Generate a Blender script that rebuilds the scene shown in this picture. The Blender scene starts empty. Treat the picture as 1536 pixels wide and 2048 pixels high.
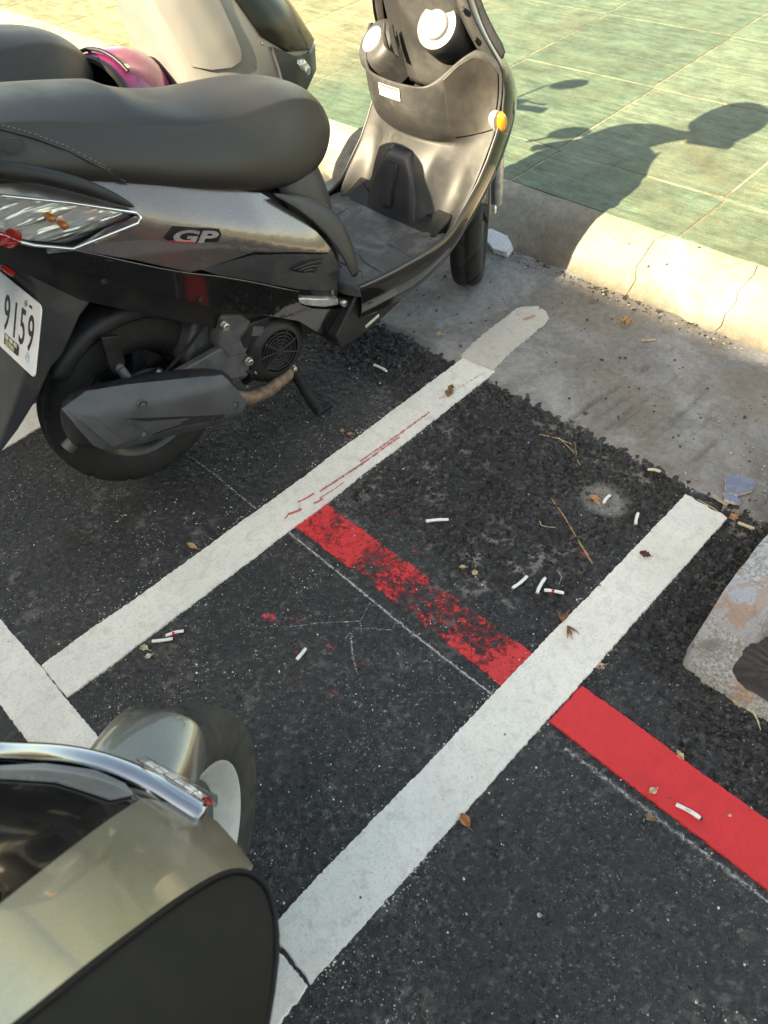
import bpy, bmesh, math, random
import numpy as np
from mathutils import Vector, Matrix
random.seed(7); rng = np.random.default_rng(7)
R_ = math.radians
scene = bpy.context.scene
COL = scene.collection

# ---------------------------------------------------------------- camera
cd = bpy.data.cameras.new('camera'); cam = bpy.data.objects.new('camera', cd); COL.objects.link(cam)
CAMR = Matrix(((0.707805,0.490096,-0.508742),(0.702280,-0.565945,0.431868),(-0.076263,-0.662957,-0.744763)))
mw = Matrix.Identity(4)
for i in range(3):
    mw[i][0] = CAMR[i][0]; mw[i][1] = -CAMR[i][1]; mw[i][2] = -CAMR[i][2]
mw.translation = (0, 0, 1.27)
cam.matrix_world = mw
cd.sensor_fit = 'VERTICAL'; cd.sensor_height = 36.0; cd.lens = 36.0*1530/2048
cd.clip_start = 0.02; cd.clip_end = 400
cd.dof.use_dof = True; cd.dof.focus_distance = 1.75; cd.dof.aperture_fstop = 7.5
scene.camera = cam

# ---------------------------------------------------------------- world, sun, exposure
SUN_EL = 37.2
w = bpy.data.worlds.new('World'); scene.world = w; w.use_nodes = True
nt = w.node_tree; bg = nt.nodes['Background']
sky = nt.nodes.new('ShaderNodeTexSky'); sky.sky_type = 'NISHITA'; sky.sun_disc = False
sky.sun_elevation = R_(SUN_EL); sky.sun_rotation = math.pi; sky.air_density = 1.0; sky.dust_density = 1.5; sky.ozone_density = 1.0
nt.links.new(sky.outputs[0], bg.inputs[0]); bg.inputs[1].default_value = 0.08
sd = bpy.data.lights.new('sun', 'SUN'); sd.energy = 3.9; sd.angle = R_(0.53); sd.color = (1.0, 0.98, 0.95)
so = bpy.data.objects.new('sun', sd); COL.objects.link(so)
so.rotation_euler = (R_(90-SUN_EL), 0, 0); so.location = (0, -10, 12)
vs = scene.view_settings; vs.view_transform = 'Standard'; vs.look = 'None'; vs.gamma = 1.0; vs.use_curve_mapping = False
vs.exposure = 2.82
vs.use_white_balance = True; vs.white_balance_temperature = 10000; vs.white_balance_tint = 5

# ---------------------------------------------------------------- helpers: objects
def tag(o, label=None, cat=None, group=None, kind=None):
    if label: o['label'] = label
    if cat: o['category'] = cat
    if group: o['group'] = group
    if kind: o['kind'] = kind
    return o
def empty(name, loc=(0,0,0), rz=0):
    o = bpy.data.objects.new(name, None); COL.objects.link(o); o.location = loc; o.rotation_euler = (0,0,rz)
    o.empty_display_size = .1
    return o
def mk(name, V, F, mat, parent=None, smooth=True, sub=0, bev=0, solid=0, seg=2, ang=35, off=-1.0, recalc=True):
    me = bpy.data.meshes.new(name); me.from_pydata([tuple(v) for v in V], [], [tuple(f) for f in F])
    if recalc:
        bm = bmesh.new(); bm.from_mesh(me); bmesh.ops.recalc_face_normals(bm, faces=bm.faces); bm.to_mesh(me); bm.free()
    return fin(name, me, mat, parent, smooth, sub, bev, solid, seg, ang, off)
def fin(name, me, mat, parent=None, smooth=True, sub=0, bev=0, solid=0, seg=2, ang=35, off=-1.0):
    me.materials.append(mat)
    if smooth: me.polygons.foreach_set('use_smooth', [True]*len(me.polygons))
    o = bpy.data.objects.new(name, me); COL.objects.link(o)
    if parent: o.parent = parent
    if solid:
        m = o.modifiers.new('solid', 'SOLIDIFY'); m.thickness = solid; m.offset = off
    if bev:
        m = o.modifiers.new('bevel', 'BEVEL'); m.width = bev; m.segments = seg; m.limit_method = 'ANGLE'; m.angle_limit = R_(ang)
    if sub:
        m = o.modifiers.new('sub', 'SUBSURF'); m.levels = sub; m.render_levels = sub
    if bev and smooth:
        m = o.modifiers.new('wn', 'WEIGHTED_NORMAL'); m.keep_sharp = True
    elif smooth and not sub:
        try: me.set_sharp_from_angle(angle=R_(48))
        except Exception: pass
    return o
def grid_faces(n, m, close_n=False, close_m=False, base=0):
    F = []
    for i in range(n if close_n else n-1):
        for j in range(m if close_m else m-1):
            a = i*m+j; b = i*m+(j+1) % m; i2 = (i+1) % n
            F.append((base+a, base+b, base+i2*m+(j+1) % m, base+i2*m+j))
    return F
def loft(name, secs, mat, parent=None, close=False, cap=False, **k):
    n, m = len(secs), len(secs[0])
    V = [p for s in secs for p in s]
    F = grid_faces(n, m, False, close)
    if cap:
        F.append(tuple(range(m))); F.append(tuple(range((n-1)*m, n*m)))
    return mk(name, V, F, mat, parent, **k)
def tubegeo(path, rad, seg=10, cap=True):
    P = [Vector(p) for p in path]; n = len(P); V = []; F = []
    if not hasattr(rad, '__len__'): rad = [rad]*n
    up = None
    for i in range(n):
        t = (P[min(i+1, n-1)]-P[max(i-1, 0)]).normalized()
        if up is None:
            up = Vector((0,0,1)) if abs(t.z) < .9 else Vector((1,0,0))
        a = t.cross(up).normalized(); b = a.cross(t).normalized(); up = b
        for j in range(seg):
            an = 2*math.pi*j/seg
            V.append(P[i]+rad[i]*(math.cos(an)*a+math.sin(an)*b))
    F = grid_faces(n, seg, False, True)
    if cap: F += [tuple(range(seg)), tuple(range((n-1)*seg, n*seg))]
    return V, F
def tube(name, path, rad, mat, parent=None, seg=10, **k):
    V, F = tubegeo(path, rad, seg); return mk(name, V, F, mat, parent, **k)
def lathegeo(prof, c, axis, seg=48, closed=False):
    # prof = list of (offset along axis, radius)
    ax = Vector(axis).normalized(); u = ax.orthogonal().normalized()
    if abs(ax.z) < .9: u = (Vector((0,0,1))-ax*ax.z).normalized()
    v = ax.cross(u); c = Vector(c); V = []
    for i in range(seg):
        a = 2*math.pi*i/seg; d = math.cos(a)*u+math.sin(a)*v
        for (s, r) in prof: V.append(c+ax*s+d*r)
    F = grid_faces(seg, len(prof), True, closed)
    return V, F
def lathe(name, prof, c, axis, mat, parent=None, seg=48, closed=False, **k):
    V, F = lathegeo(prof, c, axis, seg, closed); return mk(name, V, F, mat, parent, **k)
def boxgeo(c, d, rot=None):
    c = Vector(c); V = []
    for x in (-1,1):
        for y in (-1,1):
            for z in (-1,1):
                p = Vector((x*d[0]/2, y*d[1]/2, z*d[2]/2))
                if rot is not None: p = rot @ p
                V.append(c+p)
    F = [(0,1,3,2),(4,6,7,5),(0,4,5,1),(2,3,7,6),(0,2,6,4),(1,5,7,3)]
    return V, F
def box(name, c, d, mat, parent=None, rot=None, bev=.003, **k):
    V, F = boxgeo(c, d, rot); return mk(name, V, F, mat, parent, bev=bev, **k)
def join(*gs):
    V = []; F = []
    for (v, f) in gs:
        b = len(V); V += list(v); F += [tuple(i+b for i in q) for q in f]
    return V, F
def prism(name, poly, y0, y1, mat, parent=None, bev=.004, **k):
    # poly in (x,z), extruded along y
    n = len(poly); V = [(x, y0, z) for x, z in poly]+[(x, y1, z) for x, z in poly]
    F = [tuple(range(n)), tuple(range(2*n-1, n-1, -1))]+[(i, (i+1) % n, n+(i+1) % n, n+i) for i in range(n)]
    return mk(name, V, F, mat, parent, bev=bev, **k)
def skin(name, poly, fn, mat, parent=None, side=-1, offd=0, thick=.005, g=.018, bev=.0018, smooth=True, smoothpoly=True):
    # a panel: outline in (x,z) laid on the surface y = side*(fn(x,z)+offd)
    bm = bmesh.new()
    vs_ = [bm.verts.new((x, 0, z)) for x, z in poly]; bm.faces.new(vs_)
    xs = [p[0] for p in poly]; zs = [p[1] for p in poly]
    for a0, a1, no in ((min(xs), max(xs), (1,0,0)), (min(zs), max(zs), (0,0,1))):
        t = a0+g
        while t < a1-.001:
            co = (t,0,0) if no[0] else (0,0,t)
            bmesh.ops.bisect_plane(bm, geom=bm.verts[:]+bm.edges[:]+bm.faces[:], plane_co=co, plane_no=no, dist=1e-5)
            t += g
    for v in bm.verts: v.co.y = side*(fn(v.co.x, v.co.z)+offd)
    bm.normal_update()
    for f in bm.faces:
        if f.normal.y*side < 0: f.normal_flip()
    me = bpy.data.meshes.new(name); bm.to_mesh(me); bm.free()
    return fin(name, me, mat, parent, smooth, solid=thick, bev=bev, seg=2, ang=50)
def text(name, body, size, mat, parent, M, ext=.0006, align='LEFT', bold=0.0, sx=1.0, space=1.0):
    cu = bpy.data.curves.new(name, 'FONT'); cu.body = body; cu.size = size; cu.extrude = ext; cu.align_x = align; cu.offset = bold; cu.space_character = space
    t = bpy.data.objects.new('tmp', cu); COL.objects.link(t)
    bpy.context.view_layer.update()
    me = bpy.data.meshes.new_from_object(t.evaluated_get(bpy.context.evaluated_depsgraph_get()))
    bpy.data.objects.remove(t)
    me.transform(Matrix.Scale(sx, 4, (1,0,0))); me.transform(M)
    me.materials.clear()
    return fin(name, me, mat, parent, smooth=False)
def frame(o, xd, zd=None, yd=None):
    # matrix: columns x dir, y dir, normal
    x = Vector(xd).normalized()
    y = Vector(yd); y = (y-x*y.dot(x)).normalized(); z = x.cross(y)
    M = Matrix.Identity(4)
    for i in range(3): M[i][0] = x[i]; M[i][1] = y[i]; M[i][2] = z[i]
    M.translation = o
    return M
def copy_tree(o, parent=None):
    c = o.copy(); COL.objects.link(c); c.parent = parent
    for ch in list(o.children): copy_tree(ch, c)
    return c

# ---------------------------------------------------------------- helpers: numpy noise
def lattice_noise(x, y, scale, seed):
    r = np.random.default_rng(seed); T = r.random((256,256))
    X = x*scale+1000; Y = y*scale+1000
    xi = np.floor(X).astype(int); yi = np.floor(Y).astype(int); fx = X-xi; fy = Y-yi
    fx = fx*fx*(3-2*fx); fy = fy*fy*(3-2*fy)
    g = lambda a, b: T[a & 255, b & 255]
    return (g(xi,yi)*(1-fx)+g(xi+1,yi)*fx)*(1-fy)+(g(xi,yi+1)*(1-fx)+g(xi+1,yi+1)*fx)*fy
def fbm(x, y, scale, seed, oct=4):
    s = 0; a = .5; t = 0
    for i in range(oct):
        s = s+a*lattice_noise(x, y, scale*2**i, seed+i); t += a; a *= .5
    return s/t
def worley(x, y, scale, seed, jit=.9):
    r = np.random.default_rng(seed); J = r.random((256,256,2)); ID = r.random((256,256))
    X = x*scale+500; Y = y*scale+500
    xi = np.floor(X).astype(int); yi = np.floor(Y).astype(int)
    best = np.full(x.shape, 9.); bid = np.zeros(x.shape); sec = np.full(x.shape, 9.)
    for dx in (-1,0,1):
        for dy in (-1,0,1):
            cx = xi+dx; cy = yi+dy; j = J[cx & 255, cy & 255]
            px = cx+.5+(j[...,0]-.5)*jit; py = cy+.5+(j[...,1]-.5)*jit
            d = np.hypot(X-px, Y-py); q = d < best
            sec = np.where(q, best, np.minimum(sec, d))
            bid = np.where(q, ID[cx & 255, cy & 255], bid); best = np.minimum(best, d)
    return best, sec, bid

# ---------------------------------------------------------------- helpers: materials
def newmat(name):
    m = bpy.data.materials.new(name); m.use_nodes = True
    return m, m.node_tree.nodes, m.node_tree.links, m.node_tree.nodes['Principled BSDF']
def node(N, t, **k):
    n = N.new(t)
    for a, b in k.items(): setattr(n, a, b)
    return n
def ramp(N, L, src, stops):
    r = N.new('ShaderNodeValToRGB'); L.new(src, r.inputs[0]); e = r.color_ramp.elements
    while len(e) < len(stops): e.new(.5)
    for q, (p, c) in zip(e, stops):
        q.position = p; q.color = (c[0], c[1], c[2], 1) if hasattr(c, '__len__') else (c, c, c, 1)
    return r
def noise(N, L, vec, scale, detail=4, rough=.55, dist=0):
    n = N.new('ShaderNodeTexNoise'); n.inputs['Scale'].default_value = scale; n.inputs['Detail'].default_value = detail
    n.inputs['Roughness'].default_value = rough; n.inputs['Distortion'].default_value = dist
    L.new(vec, n.inputs['Vector']); return n
class _F:
    def __init__(self, s): self.outputs = {'Fac': s}
def cn(N, L, vec, scale, detail=4, rough=.55, dist=0, lo=.31, hi=.69):
    n = noise(N, L, vec, scale, detail, rough, dist)
    m = N.new('ShaderNodeMapRange'); m.inputs['From Min'].default_value = lo; m.inputs['From Max'].default_value = hi; L.new(n.outputs['Fac'], m.inputs['Value'])
    return _F(m.outputs[0])
def mixc(N, L, f, a, b, mode='MIX'):
    m = N.new('ShaderNodeMix'); m.data_type = 'RGBA'; m.blend_type = mode
    for k, v in (('Factor', f), ('A', a), ('B', b)):
        s = [i for i in m.inputs if i.name == k and (i.type == 'RGBA' if k != 'Factor' else i.type == 'VALUE')][0]
        if hasattr(v, 'links') or hasattr(v, 'is_output'): L.new(v, s)
        elif hasattr(v, '__len__'): s.default_value = (v[0], v[1], v[2], 1)
        else: s.default_value = v
    return [o for o in m.outputs if o.type == 'RGBA'][0]
def pm(name, base, rough=.5, metal=0, var=.12, vscale=14, bump=0, bscale=300, dust=0, dustc=(.32,.30,.26), coat=0, coatr=.05, spec=.5, flake=0):
    m, N, L, b = newmat(name)
    tc = N.new('ShaderNodeTexCoord').outputs['Object']
    n = cn(N, L, tc, vscale, 5, .6)
    lo = [c*(1-var) for c in base]; hi = [min(1, c*(1+var)) for c in base]
    r = ramp(N, L, n.outputs['Fac'], [(.3, lo), (.7, hi)]); c = r.outputs[0]
    rr = ramp(N, L, n.outputs['Fac'], [(.25, max(0, rough-.08)), (.75, min(1, rough+.08))]); ro = rr.outputs[0]
    if dust:
        n2 = cn(N, L, tc, 9, 8, .72, .6)
        d = ramp(N, L, n2.outputs['Fac'], [(.50, 0), (.95, dust)])
        c = mixc(N, L, d.outputs[0], c, dustc)
    if flake:
        v = N.new('ShaderNodeTexVoronoi'); v.inputs['Scale'].default_value = 1500; L.new(tc, v.inputs['Vector'])
        fr = ramp(N, L, v.outputs['Color'], [(.2, 1-flake), (.9, 1+flake)])
        c = mixc(N, L, 1.0, c, fr.outputs[0], 'MULTIPLY')
    L.new(c, b.inputs['Base Color']); L.new(ro, b.inputs['Roughness'])
    b.inputs['Metallic'].default_value = metal; b.inputs['Coat Weight'].default_value = coat; b.inputs['Coat Roughness'].default_value = coatr
    b.inputs['Specular IOR Level'].default_value = spec
    if bump:
        n3 = noise(N, L, tc, bscale, 3, .6)
        bp = N.new('ShaderNodeBump'); bp.inputs['Strength'].default_value = bump; bp.inputs['Distance'].default_value = .001
        L.new(n3.outputs['Fac'], bp.inputs['Height']); L.new(bp.outputs[0], b.inputs['Normal'])
    return m

# ================================================================= SETTING
# ---- asphalt relief
def asphalt_fields(x, y):
    rough = np.clip((fbm(x, y, 3.2, 11, 3)-.42)*3.0, 0, 1)*np.clip((y-.50)/.35, 0, 1)
    rough = np.maximum(rough, np.clip((y-.98)/.12, 0, 1)*np.clip(.45+.9*fbm(x, y, 5, 12, 2), 0, 1))
    rough = np.maximum(rough, np.clip((x+.99)/.03, 0, 1)*np.clip((-.41-x)/.03, 0, 1)*np.clip((y-.70+.10*(fbm(x, y, 6, 14, 3)-.5))/.06, 0, 1)*np.clip(.15+.9*fbm(x, y, 11, 15, 3), 0, .75))
    rough = np.maximum(rough, np.clip((x+.33)/.06, 0, 1)*np.clip((y-.72)/.12, 0, 1)*.8)
    rough *= np.where(x < -1.1, np.clip((y-.75)/.3, 0, 1)*.8, 1.0)
    d1, s1, i1 = worley(x+.004*fbm(x, y, 60, 5, 2), y+.004*fbm(x, y, 60, 6, 2), 62, 21)
    d2, s2, i2 = worley(x, y, 150, 22)
    b1 = np.sqrt(np.clip(1-(d1/.72)**2, 0, 1)); b2 = np.sqrt(np.clip(1-(d2/.7)**2, 0, 1))
    keep = (i1 > .35)
    b1 = np.where(keep, b1, b1*.3)
    A = .0022+.0125*rough
    h = -A*(1-np.maximum(b1, .62*b2)) - .0012*(1-b2) - .004*rough*fbm(x, y, 18, 31, 3) - .004*(fbm(x, y, 2.3, 33, 2)-.3)*.5
    # the sandy hollow
    r = np.hypot((x+.528)/1.0, (y-1.087)/.85); hol = np.clip(1-r/.062, 0, 1)
    h = h-.009*np.clip(hol*1.6, 0, 1)
    # ragged edge against the gutter
    e = 1.250+.030*(fbm(x, y*0, 22, 41, 4)-.5)+.018*(fbm(x, y, 70, 42, 3)-.5)
    h = np.where(y > e, np.minimum(h, -.002-(y-e)*1.0), h)
    n1 = fbm(x, y, 26, 51, 4); n2 = fbm(x, y, 5.5, 52, 3); n3 = fbm(x, y, 140, 53, 2)
    zone = np.exp(-(((x+.66)/.22)**2+((y-.86)/.15)**2))
    n4 = fbm(x, y, 95, 54, 3)
    dust = np.clip((n1-.575+.12*zone)*9, 0, 1)*np.clip((n2-.33)*3, 0, 1)*np.clip((n4-.47)*9, 0, 1)*(.25+.75*zone)
    dust = np.maximum(dust, np.clip(hol*2.5, 0, 1)*.75)
    # scuffed bands under the lines and along the chalk
    dust = np.maximum(dust, np.clip(1-abs(y-1.20)/.05, 0, 1)*np.clip((n1-.5)*4, 0, 1)*.8*(x > -1.0))
    return h, i2, dust, rough
GX0, GX1, GY0, GY1, GS = -2.15, .36, -.46, 1.30, .0036
gx = np.arange(GX0, GX1, GS); gy = np.arange(GY0, GY1, GS)
AX, AY = np.meshgrid(gx, gy, indexing='ij')
def numpy_grid(name, X, Y, Z, mat, kind=None, attrs=None, keep=None):
    n, m = X.shape; V = np.stack([X, Y, Z], -1).reshape(-1, 3).astype(np.float32)
    idx = np.arange(n*m).reshape(n, m)
    F = np.stack([idx[:-1,:-1], idx[1:,:-1], idx[1:,1:], idx[:-1,1:]], -1).reshape(-1, 4)
    if keep is not None: F = F[keep[:-1,:-1].reshape(-1)]
    me = bpy.data.meshes.new(name); me.vertices.add(len(V)); me.vertices.foreach_set('co', V.ravel())
    me.loops.add(F.size); me.loops.foreach_set('vertex_index', F.ravel().astype(np.int32))
    me.polygons.add(len(F)); me.polygons.foreach_set('loop_start', np.arange(0, F.size, 4, dtype=np.int32))
    me.update(calc_edges=True); me.validate()
    me.polygons.foreach_set('use_smooth', np.ones(len(F), bool))
    for k, a in (attrs or {}).items():
        at = me.attributes.new(k, 'FLOAT', 'POINT'); at.data.foreach_set('value', a.reshape(-1).astype(np.float32))
    me.materials.append(mat)
    o = bpy.data.objects.new(name, me); COL.objects.link(o)
    if kind: o['kind'] = kind
    return o
def mat_asphalt():
    m, N, L, b = newmat('asphalt')
    tc = N.new('ShaderNodeNewGeometry').outputs['Position']
    st = node(N, 'ShaderNodeAttribute', attribute_name='stone').outputs['Fac']
    du = node(N, 'ShaderNodeAttribute', attribute_name='dust').outputs['Fac']
    big = noise(N, L, tc, 2.2, 4); fine = noise(N, L, tc, 330, 3, .75)
    base = ramp(N, L, st, [(0, (.016,.016,.017)), (.5, (.029,.029,.030)), (.85, (.046,.0455,.045)), (.98, (.10,.097,.092))])
    base.color_ramp.interpolation = 'LINEAR'
    var = ramp(N, L, big.outputs['Fac'], [(.36, (.74,.75,.78)), (.5, (1,1,1)), (.64, (1.35,1.28,1.18))])
    c = mixc(N, L, 1.0, base.outputs[0], var.outputs[0], 'MULTIPLY')
    fv = ramp(N, L, fine.outputs['Fac'], [(.32, .6), (.5, 1.0), (.68, 1.5)])
    c = mixc(N, L, 1.0, c, fv.outputs[0], 'MULTIPLY')
    # chips of pale mineral
    ch = noise(N, L, tc, 250, 2.0, .6, .6); ck = ramp(N, L, ch.outputs['Fac'], [(.655, 0), (.685, 1)])
    reg = noise(N, L, tc, 5, 5, .65, .6); rg = ramp(N, L, reg.outputs['Fac'], [(.40, .0), (.68, 1)])
    pm2 = N.new('ShaderNodeMath'); pm2.operation = 'MULTIPLY'; L.new(ck.outputs[0], pm2.inputs[0]); L.new(rg.outputs[0], pm2.inputs[1])
    c = mixc(N, L, pm2.outputs[0], c, (.46,.44,.41))
    fd = N.new('ShaderNodeMath'); fd.operation = 'MULTIPLY'; L.new(du, fd.inputs[0]); L.new(fv.outputs[0], fd.inputs[1])
    c = mixc(N, L, fd.outputs[0], c, (.30,.285,.255))
    L.new(c, b.inputs['Base Color'])
    rr = ramp(N, L, st, [(0, .42), (1, .75)]); L.new(rr.outputs[0], b.inputs['Roughness'])
    b.inputs['Specular IOR Level'].default_value = .42
    bp = N.new('ShaderNodeBump'); bp.inputs['Strength'].default_value = 1.0; bp.inputs['Distance'].default_value = .0026
    L.new(fine.outputs['Fac'], bp.inputs['Height']); L.new(bp.outputs[0], b.inputs['Normal'])
    return m
M_ASPH = mat_asphalt()
Hh, Sid, Dst, Rgh = asphalt_fields(AX, AY)
numpy_grid('road', AX, AY, Hh, M_ASPH, 'structure', {'stone': Sid, 'dust': Dst})
# the street beyond, out to the horizon
V = [(-200,-200,-.03), (200,-200,-.03), (200,200,-.03), (-200,200,-.03)]
tag(mk('ground', V, [(0,1,2,3)], M_ASPH, smooth=False), kind='structure')

for (a, b_, c, d) in ((-9,-4,GX0-.001,1.245), (GX1-.01,-4,6,1.245), (GX0-.001,-4,GX1-.01,GY0-.001)):
    xx, yy = np.meshgrid(np.linspace(a, c, 60), np.linspace(b_, d, 60), indexing='ij')
    numpy_grid('road', xx, yy, xx*0-.003, M_ASPH, 'structure', {'stone': np.random.default_rng(5).random(xx.shape), 'dust': xx*0})
# ---- gutter of cast concrete
def concrete(name, a, b_, warm=(.30,.26,.20), sc=1.0, speck=.12, bump=.5, mott=1.0):
    m, N, L, b = newmat(name)
    tc = N.new('ShaderNodeNewGeometry').outputs['Position']
    n1 = cn(N, L, tc, 5*sc, 8, .68, .4); n2 = cn(N, L, tc, 55*sc, 5, .7); n3 = cn(N, L, tc, 420*sc, 3, .7); n4 = cn(N, L, tc, 1.9*sc, 4, .6, .5)
    c = ramp(N, L, n1.outputs['Fac'], [(.30, a), (.52, [.5*(p+q) for p, q in zip(a, b_)]), (.72, b_)]).outputs[0]
    c = mixc(N, L, ramp(N, L, n4.outputs['Fac'], [(.48, 0), (.72, .7)]).outputs[0], c, warm)
    c = mixc(N, L, 1.0, c, ramp(N, L, n2.outputs['Fac'], [(.2, 1-.28*mott), (.5, 1.0), (.8, 1+.22*mott)]).outputs[0], 'MULTIPLY')
    c = mixc(N, L, 1.0, c, ramp(N, L, n3.outputs['Fac'], [(.3, 1-speck*2), (.7, 1+speck*2)]).outputs[0], 'MULTIPLY')
    v = N.new('ShaderNodeTexVoronoi'); v.inputs['Scale'].default_value = 26*sc; L.new(tc, v.inputs['Vector'])
    sp = N.new('ShaderNodeSeparateColor'); L.new(v.outputs['Color'], sp.inputs[0])
    k = N.new('ShaderNodeMath'); k.operation = 'MULTIPLY'
    L.new(ramp(N, L, sp.outputs[0], [(.86, 0), (.88, 1)]).outputs[0], k.inputs[0]); L.new(ramp(N, L, v.outputs['Distance'], [(.07, 1), (.12, 0)]).outputs[0], k.inputs[1])
    c = mixc(N, L, k.outputs[0], c, (.03,.028,.027))
    L.new(c, b.inputs['Base Color']); b.inputs['Roughness'].default_value = .86; b.inputs['Specular IOR Level'].default_value = .3
    ad = N.new('ShaderNodeMath'); ad.operation = 'ADD'; L.new(n2.outputs['Fac'], ad.inputs[0]); L.new(n3.outputs['Fac'], ad.inputs[1])
    bp = N.new('ShaderNodeBump'); bp.inputs['Strength'].default_value = bump; bp.inputs['Distance'].default_value = .002
    L.new(ad.outputs[0], bp.inputs['Height']); L.new(bp.outputs[0], b.inputs['Normal'])
    return m
M_GUT = concrete('gutter_concrete', (.20,.19,.178), (.30,.29,.275), (.19,.162,.13), 1.0, .06, .5, .5)
def gutter_part(x0g, x1g, st):
    X, Y = np.meshgrid(np.arange(x0g, x1g+st*.5, st), np.arange(1.19, 1.83, st), indexing='ij')
    Z = -.011*np.clip((1.262-Y)/.03, 0, 1)-.001+.006*(fbm(X, Y, 3, 61, 3)-.5)+.0045*(fbm(X, Y, 45, 62, 4)-.5)
    for (x0, y0, x1, y1, dp) in ((-.741,1.258,-.708,1.54,.010), (-.654,1.279,-.635,1.565,.008), (-.548,1.298,-.548,1.535,.007), (-.639,1.302,-.635,1.40,.006), (-.446,1.317,-.434,1.473,.008), (-.579,1.311,-.574,1.397,.006), (-.70,1.27,-.68,1.42,.005), (-.50,1.30,-.49,1.46,.005)):
        dx, dy = x1-x0, y1-y0; l2 = dx*dx+dy*dy; t = np.clip(((X-x0)*dx+(Y-y0)*dy)/l2, 0, 1)
        d = np.hypot(X-x0-t*dx+.010*(fbm(X, Y, 22, 63, 3)-.5), Y-y0-t*dy)
        Z -= 1.7*dp*np.clip(1-d/.0075, 0, 1)*np.clip(fbm(X, Y, 14, 67, 2)*2-.25, .2, 1)
    r = np.hypot((X+1.005)/1.3, (Y-1.70)/.8); Z -= .02*np.clip(1-r/.03, 0, 1)           # pothole by the kerb
    sh = np.clip((.02-abs(np.hypot((X+.80)/1.5, Y-1.57)-.09+.02*(fbm(X, Y, 14, 64, 3)-.5)))/.02, 0, 1); Z -= .0025*sh
    Z += np.clip((Y-1.73)/.08, 0, 1)*.012*fbm(X, Y, 9, 65, 3)
    Z = np.where((X > -.36), Z-.010*np.clip((fbm(X, Y, 16, 66, 4)-.42)*5, 0, 1)*np.clip((X+.36)/.1, 0, 1), Z)
    numpy_grid('gutter', X, Y, Z, M_GUT, 'structure')
gutter_part(-9, -1.9, .01); gutter_part(-1.9, .4, .0042); gutter_part(.4, 1.5, .01)

# ---- kerb: cast stones with irregular cracked joints
M_KERB = concrete('kerb_concrete', (.19,.172,.138), (.29,.265,.215), (.165,.143,.108), .9, .06, .35, .45)
prof = [(1.765,-.03), (1.772,.0), (1.784,.022), (1.802,.045), (1.824,.068), (1.848,.088), (1.875,.103), (1.905,.114), (1.938,.1185), (1.955,.118), (1.957,.06)]
kb = mk('kerb', [(x, y+.006*(1 if y < 1.93 else -.5), z-.007) for x in (-9, 6) for y, z in prof], grid_faces(2, len(prof)), concrete('kerb_joint_dirt', (.06,.055,.045), (.10,.09,.07)))
kb['kind'] = 'structure'
cuts = [-8.6, -7.0, -5.7, -4.42, -3.25, -2.12, -.925, -.645, .35, 1.6, 3.0]
def crackx(i, t):
    r = np.random.default_rng(900+i); a = r.random(len(prof))
    return cuts[i]+.022*(a[t]-.5)+(.5-t/len(prof))*(.02 if i == 6 else .012)
for i in range(len(cuts)-1):
    n = max(3, int((cuts[i+1]-cuts[i])/.011)); V = []
    A, T = np.meshgrid(np.arange(n+1), np.arange(len(prof)), indexing='ij')
    xa = np.array([crackx(i, t) for t in range(len(prof))])[T]+.0011; xb = np.array([crackx(i+1, t) for t in range(len(prof))])[T]-.0011
    x = xa+(xb-xa)*A/n; y = np.array([p[0] for p in prof])[T]; z = np.array([p[1] for p in prof])[T]
    k = fbm(x, y*3, 6, 71, 4)-.5; k2 = fbm(x, T*.5, 30, 72, 3)-.5
    edge = np.where((A == 0) | (A == n), -.002, 0)
    V = np.stack([x, y-(.022*k+.010*k2-.004*np.clip((fbm(x, y, 22, 75, 3)-.64)*8, 0, 1))*np.where(T < 7, 1, .2), z+(.010*k+.005*k2+edge)*np.where((T > 0) & (T < 8), 1, .3)], -1).reshape(-1,3)
    mk('kerb_stone', V, grid_faces(n+1, len(prof)), M_KERB, kb)

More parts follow.
